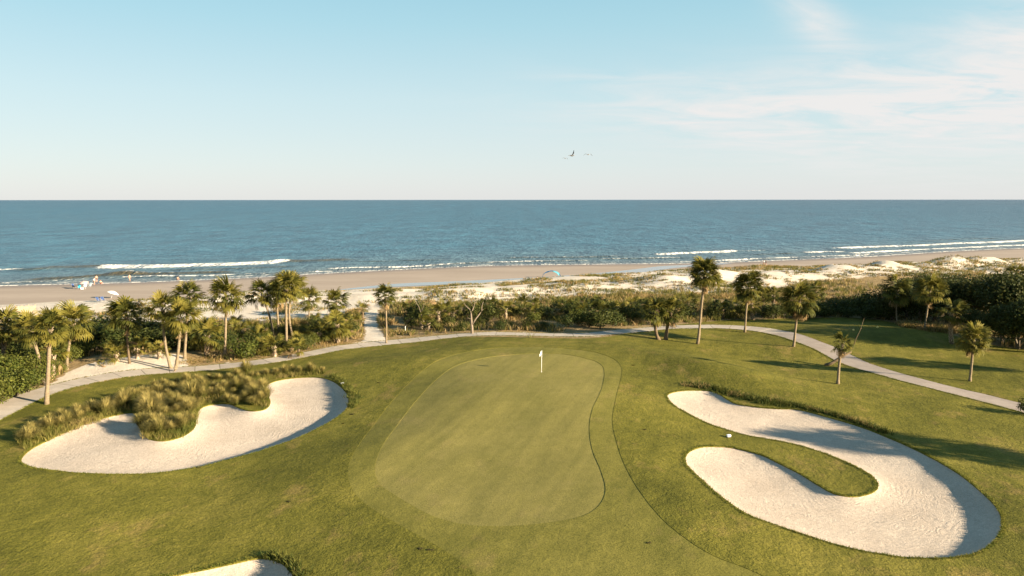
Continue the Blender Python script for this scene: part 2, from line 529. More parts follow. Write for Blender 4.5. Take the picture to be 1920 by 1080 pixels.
k = NB("sea_water")
k.b.inputs['IOR'].default_value = 1.333
k.b.inputs['Specular IOR Level'].default_value = 0.27
off = k.attr('offshore').outputs['Fac']
deep = k.ramp(off, [(0.0, (0.13, 0.135, 0.13)), (0.12, (0.075, 0.118, 0.138)), (0.35, (0.030, 0.102, 0.150)), (0.75, (0.011, 0.072, 0.116)), (1.0, (0.005, 0.050, 0.092))])
n_near = k.noise(0.42, 4, 0.72, sc=(0.22, 1.0, 1))
n_mid = k.noise(0.16, 5, 0.75, sc=(0.45, 0.9, 1))
n_far = k.noise(0.040, 5, 0.75, sc=(1.4, 0.6, 1))
n_hor = k.noise(0.008, 4, 0.75, sc=(3.5, 0.30, 1))
w1 = k.ramp(off, [(0.0, (1, 1, 1)), (0.20, (0.8, 0.8, 0.8)), (0.50, (0, 0, 0))])
w2 = k.ramp(off, [(0.05, (0.1, 0.1, 0.1)), (0.30, (1, 1, 1)), (0.62, (0, 0, 0))])
w3 = k.ramp(off, [(0.30, (0, 0, 0)), (0.50, (1, 1, 1)), (0.85, (0.4, 0.4, 0.4))])
w4 = k.ramp(off, [(0.50, (0, 0, 0)), (0.80, (1, 1, 1))])
ctr = None
for nn_, ww_ in ((n_near, w1), (n_mid, w2), (n_far, w3), (n_hor, w4)):
    t_ = k.mth('MULTIPLY', k.mth('SUBTRACT', nn_, 0.5), ww_)
    ctr = t_ if ctr is None else k.mth('ADD', ctr, t_)
chop = k.mth('ADD', ctr, 0.5)
deep = k.mix(1.0, deep, k.ramp(chop, [(0.32, (0.34, 0.42, 0.46)), (0.50, (1, 1, 1)), (0.68, (1.95, 1.75, 1.62))]), 'MULTIPLY')  # light and shade of the wavelets painted into the water colour
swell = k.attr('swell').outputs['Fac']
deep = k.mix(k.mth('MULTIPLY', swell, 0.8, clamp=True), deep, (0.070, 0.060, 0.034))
foam = k.attr('foam').outputs['Fac']
fn = k.mth('ADD', k.mth('MULTIPLY', k.noise(1.1, 6, 0.75, sc=(0.5, 1.3, 1)), 1.0), k.mth('MULTIPLY', k.noise(0.22, 4, 0.6, sc=(0.6, 1.3, 1)), 0.6))
ff = k.mth('ADD', foam, k.mth('MULTIPLY', k.mth('SUBTRACT', fn, 0.80), 1.25))
ff = k.ramp(ff, [(0.47, (0, 0, 0)), (0.60, (1, 1, 1))])
c = k.mix(ff, deep, (0.72, 0.69, 0.62))
k.col(c)
rg = k.mth('ADD', k.mth('MULTIPLY', ff, 0.5), 0.28)
k.l(rg, k.b.inputs['Roughness'])
hh = k.mth('ADD', k.mth('MULTIPLY', n_near, 1.6), k.mth('ADD', k.mth('MULTIPLY', n_mid, 2.2), k.mth('MULTIPLY', n_far, 6.0)))
k.bump(hh, 0.9, 0.7)

k = NB("concrete")
k.rough(0.9)
c = k.ramp(k.noise(0.8, 6, 0.65), [(0.3, (0.36, 0.315, 0.26)), (0.7, (0.47, 0.41, 0.345))])
c = k.mix(1.0, c, k.ramp(k.noise(20, 2, 0.7), [(0.3, (0.85, 0.85, 0.85)), (0.7, (1.1, 1.1, 1.1))]), 'MULTIPLY')
oi = k.n('ShaderNodeObjectInfo')
c = k.mix(1.0, c, k.ramp(oi.outputs['Random'], [(0, (0.90, 0.89, 0.88)), (1, (1.06, 1.05, 1.04))]), 'MULTIPLY')
k.col(c); k.bump(k.noise(9, 4), 0.4, 0.01)

k = NB("worn_asphalt")
k.rough(0.9)
c = k.ramp(k.noise(0.7, 6, 0.7), [(0.3, (0.27, 0.225, 0.19)), (0.7, (0.37, 0.31, 0.265))])
c = k.mix(1.0, c, k.ramp(k.noise(18, 2, 0.8), [(0.3, (0.8, 0.8, 0.8)), (0.7, (1.15, 1.15, 1.15))]), 'MULTIPLY')
k.col(c); k.bump(k.noise(8, 4, 0.7), 0.5, 0.02)


def mat_leaf(name, c1, c2, trans=0.35, rough=0.55, vary=0.35, spec=0.3):
    k = NB(name)
    k.rough(rough)
    k.b.inputs['Specular IOR Level'].default_value = spec
    oi = k.n('ShaderNodeObjectInfo')
    geo = k.n('ShaderNodeNewGeometry')
    f = k.mth('ADD', k.mth('MULTIPLY', geo.outputs['Random Per Island'], 0.65), k.mth('MULTIPLY', oi.outputs['Random'], 0.35))
    c = k.ramp(f, [(0.1, c1), (0.9, c2)])
    nz = k.noise(0.9, 3)
    c = k.mix(1.0, c, k.ramp(nz, [(0.3, (1 - vary,) * 3), (0.7, (1 + vary,) * 3)]), 'MULTIPLY')
    k.col(c)
    tr = k.n('ShaderNodeBsdfTranslucent')
    k.l(c, tr.inputs[0])
    ms = k.n('ShaderNodeMixShader'); ms.inputs[0].default_value = trans
    k.l(k.b.outputs[0], ms.inputs[1]); k.l(tr.outputs[0], ms.inputs[2])
    k.l(ms.outputs[0], k.out.inputs[0])
    return k


mat_leaf("palm_frond", (0.055, 0.062, 0.010), (0.165, 0.140, 0.026), spec=0.12)
mat_leaf("palm_frond_dark", (0.022, 0.034, 0.008), (0.080, 0.078, 0.015), 0.25, spec=0.1)
mat_leaf("palm_frond_young", (0.11, 0.12, 0.02), (0.22, 0.18, 0.04), spec=0.12)
mat_leaf("palm_frond_dead", (0.12, 0.080, 0.035), (0.30, 0.205, 0.10), 0.2, spec=0.1)
mat_leaf("shrub_leaf", (0.040, 0.058, 0.010), (0.125, 0.128, 0.024), 0.25, spec=0.12)
mat_leaf("shrub_leaf_dark", (0.026, 0.044, 0.012), (0.085, 0.088, 0.020), 0.2, spec=0.1)
mat_leaf("forest_leaf", (0.022, 0.036, 0.010), (0.078, 0.078, 0.020), 0.2, spec=0.1)
k = mat_leaf("cordgrass", (0.17, 0.160, 0.042), (0.37, 0.31, 0.11), 0.4, spec=0.1)
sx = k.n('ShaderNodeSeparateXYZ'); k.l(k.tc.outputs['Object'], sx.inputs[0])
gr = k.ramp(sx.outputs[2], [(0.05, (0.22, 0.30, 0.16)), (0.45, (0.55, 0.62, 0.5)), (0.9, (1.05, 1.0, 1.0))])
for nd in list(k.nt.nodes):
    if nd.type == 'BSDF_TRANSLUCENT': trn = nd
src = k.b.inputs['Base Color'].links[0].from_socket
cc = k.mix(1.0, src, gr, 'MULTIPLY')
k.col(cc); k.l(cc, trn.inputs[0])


def mat_attrgrass(name):
    k = NB(name)
    k.rough(0.8)
    c = k.attr('tint').outputs['Color']
    k.col(c)
    tr = k.n('ShaderNodeBsdfTranslucent')
    k.l(c, tr.inputs[0])
    ms = k.n('ShaderNodeMixShader'); ms.inputs[0].default_value = 0.3
    k.l(k.b.outputs[0], ms.inputs[1]); k.l(tr.outputs[0], ms.inputs[2])
    k.l(ms.outputs[0], k.out.inputs[0])


mat_attrgrass("field_grass")


def mat_plain(name, c, rough=0.7, var=0.12, scale=4.0, spec=0.3, trans=0.0, bump=0.0, sc=None):
    k = NB(name)
    k.rough(rough)
    k.b.inputs['Specular IOR Level'].default_value = spec
    nz = k.noise(scale, 5, 0.65, sc=sc)
    cc = k.mix(1.0, c, k.ramp(nz, [(0.3, (1 - var,) * 3), (0.7, (1 + var,) * 3)]), 'MULTIPLY')
    k.col(cc)
    if bump: k.bump(nz, 0.8, bump)
    if trans:
        tr = k.n('ShaderNodeBsdfTranslucent'); k.l(cc, tr.inputs[0])
        ms = k.n('ShaderNodeMixShader'); ms.inputs[0].default_value = trans
        k.l(k.b.outputs[0], ms.inputs[1]); k.l(tr.outputs[0], ms.inputs[2])
        k.l(ms.outputs[0], k.out.inputs[0])
    return k.m


mat_plain("palm_bark", (0.20, 0.155, 0.10), 0.95, 0.35, 3.0, 0.05, bump=0.06, sc=(1, 1, 5))
mat_plain("palm_bark_dark", (0.13, 0.095, 0.06), 0.95, 0.4, 3.0, 0.05, bump=0.06, sc=(1, 1, 5))
mat_plain("leaf_base", (0.38, 0.30, 0.21), 0.9, 0.35, 6.0, 0.05)
mat_plain("dead_wood", (0.20, 0.16, 0.12), 0.9, 0.25, 5.0, 0.05, bump=0.02)
mat_plain("oak_bark", (0.12, 0.10, 0.075), 0.95, 0.35, 3.0, 0.05, bump=0.04)
mat_plain("white_paint", (0.80, 0.79, 0.76), 0.5, 0.04, 8.0)
mat_plain("flag_cloth", (0.82, 0.81, 0.78), 0.8, 0.04, 8.0, trans=0.3)
mat_plain("umbrella_white", (0.80, 0.78, 0.74), 0.8, 0.05, 3.0, trans=0.3)
mat_plain("umbrella_pink", (0.68, 0.52, 0.46), 0.8, 0.08, 3.0, trans=0.3)
mat_plain("canopy_blue", (0.005, 0.10, 0.24), 0.7, 0.08, 3.0, trans=0.25)
mat_plain("canopy_aqua", (0.10, 0.36, 0.46), 0.7, 0.08, 3.0, trans=0.3)
mat_plain("cloth_turquoise", (0.02, 0.36, 0.50), 0.7, 0.08, 5.0)
mat_plain("cloth_navy", (0.03, 0.06, 0.16), 0.7, 0.1, 5.0)
mat_plain("cloth_paleblue", (0.45, 0.58, 0.62), 0.7, 0.08, 5.0)
mat_plain("cloth_white", (0.74, 0.73, 0.70), 0.8, 0.05, 5.0)
mat_plain("cloth_dark", (0.025, 0.028, 0.03), 0.8, 0.1, 5.0)
mat_plain("cloth_red", (0.42, 0.09, 0.06), 0.8, 0.1, 5.0)
mat_plain("skin", (0.52, 0.30, 0.20), 0.6, 0.08, 5.0)
mat_plain("hair", (0.07, 0.045, 0.03), 0.7, 0.2, 9.0)
mat_plain("metal_grey", (0.45, 0.45, 0.46), 0.35, 0.05, 5.0, 0.5)
mat_plain("feather_white", (0.66, 0.62, 0.57), 0.8, 0.08, 5.0)
mat_plain("feather_grey", (0.20, 0.17, 0.145), 0.8, 0.08, 5.0)
mat_plain("feather_dark", (0.09, 0.075, 0.06), 0.8, 0.1, 5.0)
mat_plain("fence_wood", (0.34, 0.25, 0.16), 0.9, 0.3, 6.0)
mat_plain("divot_soil", (0.035, 0.032, 0.014), 0.95, 0.3, 12.0, 0.05)
mat_plain("tee_yellow", (0.75, 0.60, 0.22), 0.4, 0.05, 5.0)
mat_plain("bird_bill", (0.45, 0.28, 0.10), 0.5, 0.05, 5.0)


# ------------------------------------------------------------------ mesh tools
def mesh_np(name, V, F, mat, attrs=None, smooth=False, cols=None):
    """V (n,3), F (m,3) or (m,4)"""
    V = np.asarray(V, np.float32); F = np.asarray(F, np.int32)
    me = bpy.data.meshes.new(name)
    k = F.shape[1]
    me.vertices.add(len(V)); me.vertices.foreach_set('co', V.ravel())
    me.loops.add(F.size); me.loops.foreach_set('vertex_index', F.ravel())
    me.polygons.add(len(F))
    me.polygons.foreach_set('loop_start', np.arange(0, F.size, k, dtype=np.int32))
    try:
        me.polygons.foreach_set('loop_total', np.full(len(F), k, dtype=np.int32))
    except Exception:
        pass
    if attrs:
        for an, av in attrs.items():
            a = me.attributes.new(an, 'FLOAT', 'POINT')
            a.data.foreach_set('value', np.asarray(av, np.float32))
    if cols is not None:
        a = me.attributes.new('tint', 'FLOAT_COLOR', 'POINT')
        c4 = np.ones((len(V), 4), np.float32); c4[:, :3] = cols
        a.data.foreach_set('color', c4.ravel())
    me.update(calc_edges=True)
    me.validate()
    me.polygons.foreach_set('use_smooth', np.full(len(me.polygons), bool(smooth)))
    me.materials.append(MATS[mat])
    return me


def obj(name, me, parent=None, loc=None):
    o = bpy.data.objects.new(name, me)
    COL.objects.link(o)
    if parent is not None: o.parent = parent
    if loc is not None: o.location = loc
    return o


def empty(name, loc, rz=0.0, **kw):
    o = bpy.data.objects.new(name, None)
    COL.objects.link(o)
    o.empty_display_size = 0.3
    o.location = loc
    o.rotation_euler = (0, 0, rz)
    tag(o, **kw)
    return o


class MB:
    """collects simple solids into one mesh"""
    def __init__(self): self.v = []; self.f = []

    def quadface(self, pts):
        b = len(self.v); self.v += [tuple(p) for p in pts]; self.f.append(tuple(range(b, b + len(pts))))

    def box(self, c, s, rot=None):
        b = len(self.v)
        R = rot or Matrix.Identity(3)
        for dx in (-1, 1):
            for dy in (-1, 1):
                for dz in (-1, 1):
                    p = R @ Vector((dx * s[0] / 2, dy * s[1] / 2, dz * s[2] / 2)) + Vector(c)
                    self.v.append(tuple(p))
        for q in ((0, 1, 3, 2), (4, 6, 7, 5), (0, 4, 5, 1), (2, 3, 7, 6), (0, 2, 6, 4), (1, 5, 7, 3)):
            self.f.append(tuple(b + i for i in q))
        return self

    def tube(self, pts, rads, n=8, cap=True):
        pts = [Vector(p) for p in pts]
        b = len(self.v)
        for i, p in enumerate(pts):
            d = (pts[min(i + 1, len(pts) - 1)] - pts[max(i - 1, 0)]).normalized()
            up = Vector((0, 0, 1)) if abs(d.z) < 0.9 else Vector((1, 0, 0))
            a = d.cross(up).normalized(); c = d.cross(a).normalized()
            for j in range(n):
                t = 2 * math.pi * j / n
                self.v.append(tuple(p + (a * math.cos(t) + c * math.sin(t)) * rads[i]))
        for i in range(len(pts) - 1):
            for j in range(n):
                self.f.append((b + i * n + j, b + i * n + (j + 1) % n, b + (i + 1) * n + (j + 1) % n, b + (i + 1) * n + j))
        if cap:
            self.f.append(tuple(b + j for j in range(n))[::-1])
            self.f.append(tuple(b + (len(pts) - 1) * n + j for j in range(n)))
        return self

    def ball(self, c, r, n=8, m=6):
        rx, ry, rz = r if isinstance(r, tuple) else (r, r, r)
        pts = []
        b = len(self.v)
        for i in range(m + 1):
            ph = math.pi * i / m
            for j in range(n):
                th = 2 * math.pi * j / n
                self.v.append((c[0] + rx * math.sin(ph) * math.cos(th), c[1] + ry * math.sin(ph) * math.sin(th), c[2] + rz * math.cos(ph)))
        for i in range(m):
            for j in range(n):
                self.f.append((b + i * n + j, b + (i + 1) * n + j, b + (i + 1) * n + (j + 1) % n, b + i * n + (j + 1) % n))
        return self

    def mesh(self, name, mat, smooth=True):
        me = bpy.data.meshes.new(name)
        me.from_pydata(self.v, [], self.f)
        me.validate()
        me.update()
        if smooth: me.polygons.foreach_set('use_smooth', np.ones(len(me.polygons), bool))
        me.materials.append(MATS[mat])
        return me

    def build(self, name, mat, parent=None, smooth=True, loc=None):
        return obj(name, self.mesh(name, mat, smooth), parent, loc)


RND = random.Random(7)
NR = np.random.default_rng(11)


# ------------------------------------------------------------------ the ground, cut into zones
def build_ground():
    pts = []
    y = 27.0
    row = 0
    while y < 330:
        s = y * 0.0088 if y < 120 else y * 0.0105
        half = 0.74 * y + 8
        xs = np.arange(-half, half, s) + (row % 2) * s * 0.5
        pts.append(np.stack([xs, np.full(xs.shape, y)], 1))
        co = max(4.0, s * 3)
        if row % 4 == 0:
            ex = np.arange(half + co, half + 130, co)
            pts.append(np.stack([ex, np.full(ex.shape, y)], 1)); pts.append(np.stack([-ex, np.full(ex.shape, y)], 1))
        y += s * 0.9; row += 1
    for y in np.arange(-60, 26, 3.5):
        xs = np.arange(-120, 121, 4.0)
        pts.append(np.stack([xs, np.full(xs.shape, y)], 1))
    # fine points inside / around bunkers, green and the path edges
    for poly, s, m in ((BUNK_L, 0.36, 1.0), (BUNK_R, 0.34, 1.0), (BUNK_B, 0.3, 1.0)):
        x0, y0 = poly.min(0) - m; x1, y1 = poly.max(0) + m
        gx, gy = np.meshgrid(np.arange(x0, x1, s), np.arange(y0, y1, s))
        gx = gx.ravel(); gy = gy.ravel()
        k = inside(gx, gy, poly) | (pdist(gx, gy, poly, True) < m)
        pts.append(np.stack([gx[k], gy[k]], 1))
    P = np.vstack(pts)
    P = P + NR.normal(0, 0.01, P.shape)
    # polygons: constraints
    polys = [GREEN, FRINGE, BUNK_L, BUNK_R, BUNK_B]
    lines = [LAWN_N, resample(TOE, 2.0)]
    keep = np.ones(len(P), bool)
    for q in polys:
        keep &= pdist(P[:, 0], P[:, 1], q, True) > 0.12
    for q in lines:
        keep &= pdist(P[:, 0], P[:, 1], q) > 0.3
    P = P[keep]
    lim = 520
    allp = [P]; edges = []
    n = len(P)
    for q in polys:
        m = len(q)
        edges += [(n + i, n + (i + 1) % m) for i in range(m)]
        allp.append(q); n += m
    for q in lines:
        q = q[(np.abs(q[:, 0]) < lim) & (q[:, 1] > -60) & (q[:, 1] < 420)]
        m = len(q)
        edges += [(n + i, n + i + 1) for i in range(m - 1)]
        allp.append(q); n += m
    A = np.vstack(allp)
    vv, ee, ff, *_ = delaunay_2d_cdt([Vector(p) for p in A.tolist()], edges, [], 0, 1e-5)
    V = np.array([(v.x, v.y) for v in vv])
    F = np.array([f for f in ff if len(f) == 3], np.int64)
    c = V[F].mean(1)
    cx, cy = c[:, 0], c[:, 1]
    zone = np.zeros(len(F), int)                                       # 0 course grass
    lawn = np.vstack([LAWN_N, [[600, LAWN_N[-1, 1]], [600, -200], [-600, -200], [-600, LAWN_N[0, 1]]]])
    yt = yat(TOE, cx)
    zone[~inside(cx, cy, lawn)] = 4                                    # dune land
    zone[cy > yt] = 5                                                  # beach
    zone[inside(cx, cy, FRINGE)] = 1
    zone[inside(cx, cy, GREEN)] = 2
    for i, b in enumerate((BUNK_L, BUNK_R, BUNK_B)):
        zone[inside(cx, cy, b)] = 6 + i
    ground_z = Hz(V[:, 0], V[:, 1])
    x, yv = V[:, 0], V[:, 1]

    def emit(name, sel, mat, off, attrs=None, zfun=None, skirt=0.16):
        Fz = F[sel]
        used = np.unique(Fz)
        re = -np.ones(len(V), np.int64); re[used] = np.arange(len(used))
        Fn = re[Fz]
        vx, vy = x[used], yv[used]
        z = ground_z[used] + off
        if zfun is not None: z = zfun(vx, vy, z)
        W = np.stack([vx, vy, z], 1)
        # skirt on open borders
        e = np.vstack([Fn[:, [0, 1]], Fn[:, [1, 2]], Fn[:, [2, 0]]])
        key = np.sort(e, 1)
        u, idx, cnt = np.unique(key, axis=0, return_index=True, return_counts=True)
        be = e[idx[cnt == 1]]
        bv = np.unique(be)
        rb = -np.ones(len(W), np.int64); rb[bv] = len(W) + np.arange(len(bv))
        S = W[bv].copy(); S[:, 2] -= skirt
        W2 = np.vstack([W, S, W[bv]])
        rt_ = rb + len(bv)
        sk = np.vstack([np.stack([rt_[be[:, 1]], rt_[be[:, 0]], rb[be[:, 0]]], 1), np.stack([rt_[be[:, 1]], rb[be[:, 0]], rb[be[:, 1]]], 1)])
        F2 = np.vstack([Fn, sk])
        at = None
        if attrs:
            at = {}
            for kx, fv in attrs.items():
                a = fv(vx, vy); at[kx] = np.concatenate([a, a[bv], a[bv]])
        me = mesh_np(name, W2, F2, mat, at, smooth=True)
        # keep the turf edge crisp
        pf = np.ones(len(me.polygons), bool); pf[len(Fn):] = False
        me.polygons.foreach_set('use_smooth', pf)
        o = obj(name, me)
        tag(o, kind='structure')
        return o

    emit("course_grass", zone == 0, "rough_turf", 0.0)
    emit("green_fringe", zone == 1, "fringe_turf", -0.016)
    emit("putting_green", zone == 2, "green_turf", -0.036)

    def sandy(vx, vy):
        yn = yat(SCRUBN, vx)
        s = 0.12 + 0.64 * sstep(-1.5, 2.5, vy - yn)
        # brown swale behind the first dunes on the right, thin cover
        s = s - 0.12 * np.exp(-((vy - yn - 5) / 5.0) ** 2) * sstep(0, 20, vx)
        for poly in (SANDPATCH, FOOTPATH, SANDPATCH_R):
            d = pdist(vx, vy, poly, True) * np.where(inside(vx, vy, poly), 1, -1)
            s = np.maximum(s, 1.5 * sstep(-0.3, 0.5, d))
        dp = pdist(vx, vy, PATHC)
        s = np.maximum(s, 0.42 * (1 - sstep(1.3, 2.6, dp)))
        return s
    emit("dune_ground", zone == 4, "dune_ground", 0.0, {'sandy': sandy})

    def wetf(vx, vy):
        ys = yat(SHORE, vx); yt_ = yat(TOE, vx)
        return 1.0 - sstep(0.0, 11.0, ys - vy) * 1.0

    def dryf(vx, vy):
        yt_ = yat(TOE, vx)
        return (1 - sstep(-1.0, 2.0, vy - yt_)) * np.interp(vx, [-40, 20, 60], [1.0, 0.8, 0.4])
    emit("beach", zone == 5, "beach_sand", 0.0, {'wet': wetf, 'dry': dryf})

    def make_bz(poly, dfun):
        def zf(vx, vy, z):
            d = pdist(vx, vy, poly, True)
            D = dfun(vx, vy)
            z = z - D * (1 - np.exp(-d / 0.9))
            z = z + 0.07 * (fbm(vx / 1.7, vy / 1.7, 60, 3) - 0.5) * np.clip(d, 0, 1)
            return z
        return zf

    def dl(vx, vy):   # deeper towards the sunward, right-hand end
        return np.interp(vx, [-40, -26, -17, -12], [0.20, 0.36, 0.50, 0.66])

    def dr(vx, vy):
        a = np.interp(vx, [10, 16, 22, 30], [0.20, 0.34, 0.38, 0.44]) * np.interp(vy, [36, 52, 60], [1.0, 0.75, 0.75])
        return a

    def db(vx, vy):
        return np.interp(vx, [-18, -11, -8], [0.3, 0.6, 0.9])
    emit("bunker", zone == 6, "bunker_sand", -0.07, {'edge': lambda a, b: pdist(a, b, BUNK_L, True)}, make_bz(BUNK_L, dl))
    emit("bunker", zone == 7, "bunker_sand", -0.07, {'edge': lambda a, b: pdist(a, b, BUNK_R, True)}, make_bz(BUNK_R, dr))
    emit("bunker", zone == 8, "bunker_sand", -0.07, {'edge': lambda a, b: pdist(a, b, BUNK_B, True)}, make_bz(BUNK_B, db))


build_ground()


def gz(x, y):
    return float(Hz(np.array([x]), np.array([y]))[0])


# far land strips left and right, so that the ground reaches the horizon where the shore runs off
def build_far():
    V = []; F = []
    for sgn in (-1, 1):
        a = 500 if sgn > 0 else -500
        b = 6000 * sgn
        ya = float(yat(TOE, a)); 
        k = len(V)
        yb = ya + (1800 if sgn > 0 else -1300)
        V += [(a, -60, -0.7), (b, -60, -0.7), (b, yb, -2.1), (a, ya, -2.1)]
        F.append((k, k + 1, k + 2, k + 3) if sgn > 0 else (k + 3, k + 2, k + 1, k))
    k = len(V)
    V += [(-6000, -4000, -0.75), (6000, -4000, -0.75), (6000, -58, -0.75), (-6000, -58, -0.75)]
    F.append((k, k + 1, k + 2, k + 3))
    me = mesh_np("outer_ground", np.array(V), np.array(F), "rough_turf")
    tag(obj("outer_ground", me), kind='structure')


build_far()


# ------------------------------------------------------------------ sea
def px_of(x, y, z):
    """picture position of a world point (planning only)"""
    X, Y, Z = x, y, z - CAMZ
    dep = Y * COSP - Z * SINP
    up = Y * SINP + Z * COSP
    return 960 + FPX * X / dep, 540 - FPX * up / dep


WAVES = [  # (polyline in picture px, foam weight, swell weight, width m)
    ([(205, 500), (320, 498), (430, 495), (525, 491)], 1.15, 0.25, 4.6),
    ([(525, 490), (580, 489), (650, 487)], 0.0, 1.4, 3.0),
    ([(95, 501), (150, 500), (205, 499)], 0.05, 1.4, 2.8),
    ([(-60, 508), (0, 506), (45, 505)], 0.8, 0.2, 1.6),
    ([(45, 506), (95, 504)], 0.3, 0.8, 1.4),
    ([(70, 524), (140, 521), (200, 516), (245, 514)], 0.2, 1.5, 2.2),
    ([(212, 514), (260, 514), (330, 513), (420, 511)], 0.35, 1.2, 1.8),
    ([(-80, 538), (0, 531), (60, 529), (150, 524), (260, 519), (330, 519)], 0.55, 0.1, 0.9),
    ([(300, 519), (400, 517), (480, 514), (560, 512), (640, 505)], 0.6, 0.2, 1.0),
    ([(620, 504), (645, 503), (700, 502), (760, 501), (800, 499)], 0.75, 0.4, 1.3),
    ([(800, 498), (850, 495), (930, 492), (1010, 490), (1100, 489)], 0.55, 0.5, 1.2),
    ([(955, 484), (1010, 483), (1080, 483), (1160, 481)], 0.5, 0.7, 1.2),
    ([(1130, 486), (1200, 485), (1280, 484)], 0.5, 0.6, 1.0),
    ([(1240, 477), (1310, 474), (1370, 472)], 1.1, 0.3, 2.6),
    ([(1370, 472), (1440, 470)], 0.5, 0.3, 1.2),
    ([(1350, 489), (1420, 486), (1500, 483), (1580, 480), (1660, 477)], 0.7, 0.2, 1.2),
    ([(1515, 474), (1545, 473), (1575, 473)], 0.9, 0.5, 1.4),
    ([(1570, 466), (1640, 463), (1720, 461), (1790, 457), (1860, 455), (1960, 450)], 1.1, 0.2, 3.0),
    ([(1600, 475), (1700, 470), (1790, 466), (1870, 462), (1980, 459)], 0.95, 0.2, 2.2),
    ([(1700, 455), (1800, 449), (1900, 447)], 0.4, 0.5, 1.4),
    ([(680, 491), (760, 489), (820, 487)], 0.12, 0.55, 1.3),
    ([(330, 506), (440, 504), (540, 500)], 0.10, 0.6, 1.1),
    ([(1420, 478), (1480, 476)], 0.2, 0.7, 1.2),
]


def build_sea():
    w = list(np.arange(-3.0, 105, 0.62))
    s = 0.62
    while w[-1] < 38000:
        s *= 1.055
        w.append(w[-1] + s)
    w = np.array(w)
    x0 = np.arange(-300, 430, 1.25)
    W, X0 = np.meshgrid(w, x0, indexing='ij')
    sc = 1 + np.maximum(0, W - 105) / 160.0
    X = (X0 - 40) * sc + 40 * 1.0
    ys = yat(SHORE, X0)
    Y = ys + W
    x = X.ravel(); y = Y.ravel(); ww = W.ravel(); xx0 = X0.ravel()
    z = np.full(x.shape, -2.19)
    foam = np.zeros(x.shape); swl = np.zeros(x.shape)
    near = ww < 106
    ny = y[near]; nx = x[near]
    f = np.zeros(nx.shape); sw = np.zeros(nx.shape); dz = np.zeros(nx.shape)
    for pl, fw, swt, wd in WAVES:
        wd = wd * 1.3; fw = fw * 1.12; swt = min(swt * 1.3, 1.6)
        q = line_flat(pl, -2.2)
        m = (nx > q[:, 0].min() - 6) & (nx < q[:, 0].max() + 6)
        a, b = nx[m], ny[m]
        cy = np.interp(a, q[:, 0], q[:, 1]) + 0.8 * (fbm(a / 7.0, a * 0 + fw * 9, 71, 2) - 0.5)
        L0, L1 = q[0, 0], q[-1, 0]
        endf = np.clip(np.minimum(a - L0 + 5, L1 + 5 - a) / 6.0, 0, 1) * (0.55 + 0.9 * fbm(a / 9.0, a * 0 + swt * 7, 72, 3))
        d = b - cy
        prof = np.exp(-(np.where(d > 0, d / (wd * 0.55), d / (wd * 1.0))) ** 2)
        f[m] = np.maximum(f[m], fw * endf * np.exp(-(np.where(d > 0, d / (wd * 0.45), d / (wd * 1.25))) ** 2) * 0.95)
        sw[m] = np.maximum(sw[m], swt * endf * np.exp(-(np.where(d > 0, d / (wd * 0.45), (d + 0.4 * wd) / (wd * 0.9))) ** 2))
        dz[m] += prof * (0.10 + 0.26 * max(fw, swt)) * np.clip(endf, 0, 1)
    # swash line
    sl = 1.05 * np.exp(-((ww[near] - 0.6 - 1.2 * (fbm(nx / 13.0, nx * 0, 81, 3) - 0.5)) / 0.8) ** 2) * (0.5 + 0.7 * fbm(nx / 10.0, nx * 0 + 4, 82, 3))
    f = np.maximum(f, sl)
    f = np.maximum(f, 0.36 * (1 - sstep(0, 9, ww[near])))
    f = np.maximum(f, 0.62 * np.exp(-((ww[near] - 5.5 - 3.0 * (fbm(nx / 19.0, nx * 0 + 8, 85, 3) - 0.5)) / 0.9) ** 2) * fbm(nx / 8.0, nx * 0 + 2, 86, 3) * 1.5)
    # irregular chop near the shore
    dz += 0.10 * (fbm(nx / 9.0, ny / 2.2, 90, 3) - 0.5) * sstep(0, 8, ww[near])
    foam[near] = f; swl[near] = sw; z[near] += dz + np.where(ww[near] < 0, 0.0, 0.0)
    off = np.clip(np.log1p(np.maximum(ww, 0) / 14.0) / np.log1p(6000 / 14.0), 0, 1)
    n0, n1 = W.shape
    idx = np.arange(n0 * n1).reshape(n0, n1)
    F = np.stack([idx[:-1, :-1].ravel(), idx[1:, :-1].ravel(), idx[1:, 1:].ravel(), idx[:-1, 1:].ravel()], 1)[:, ::-1]
    me = mesh_np("sea", np.stack([x, y, z], 1), F, "sea_water", {'foam': foam, 'swell': swl, 'offshore': off}, smooth=True)
    tag(obj("sea", me), kind='structure')


build_sea()


def sheet_between(name, up, lo, mat, lift, nseg=60, cross=5):
    U = resample(spline(np.array(up), n=5), 1.0); Lo = resample(spline(np.array(lo), n=5), 1.0)

    def samp(P, n):
        seg = np.hypot(*(np.diff(P, axis=0).T)); s = np.concatenate([[0], np.cumsum(seg)]); t = np.linspace(0, s[-1], n)
        return np.stack([np.interp(t, s, P[:, 0]), np.interp(t, s, P[:, 1])], 1)
    U = samp(U, nseg); Lo = samp(Lo, nseg)
    V = []
    for i in range(nseg):
        for j in range(cross):
            t = j / (cross - 1)
            p = U[i] * (1 - t) + Lo[i] * t
            V.append((p[0], p[1]))
    V = np.array(V)
    z = Hz(V[:, 0], V[:, 1]) + lift
    F = [(i * cross + j, i * cross + j + 1, (i + 1) * cross + j + 1, (i + 1) * cross + j) for i in range(nseg - 1) for j in range(cross - 1)]
    me = mesh_np(name, np.column_stack([V, z]), np.array(F), mat, smooth=True)
    return tag(obj(name, me), kind='structure')


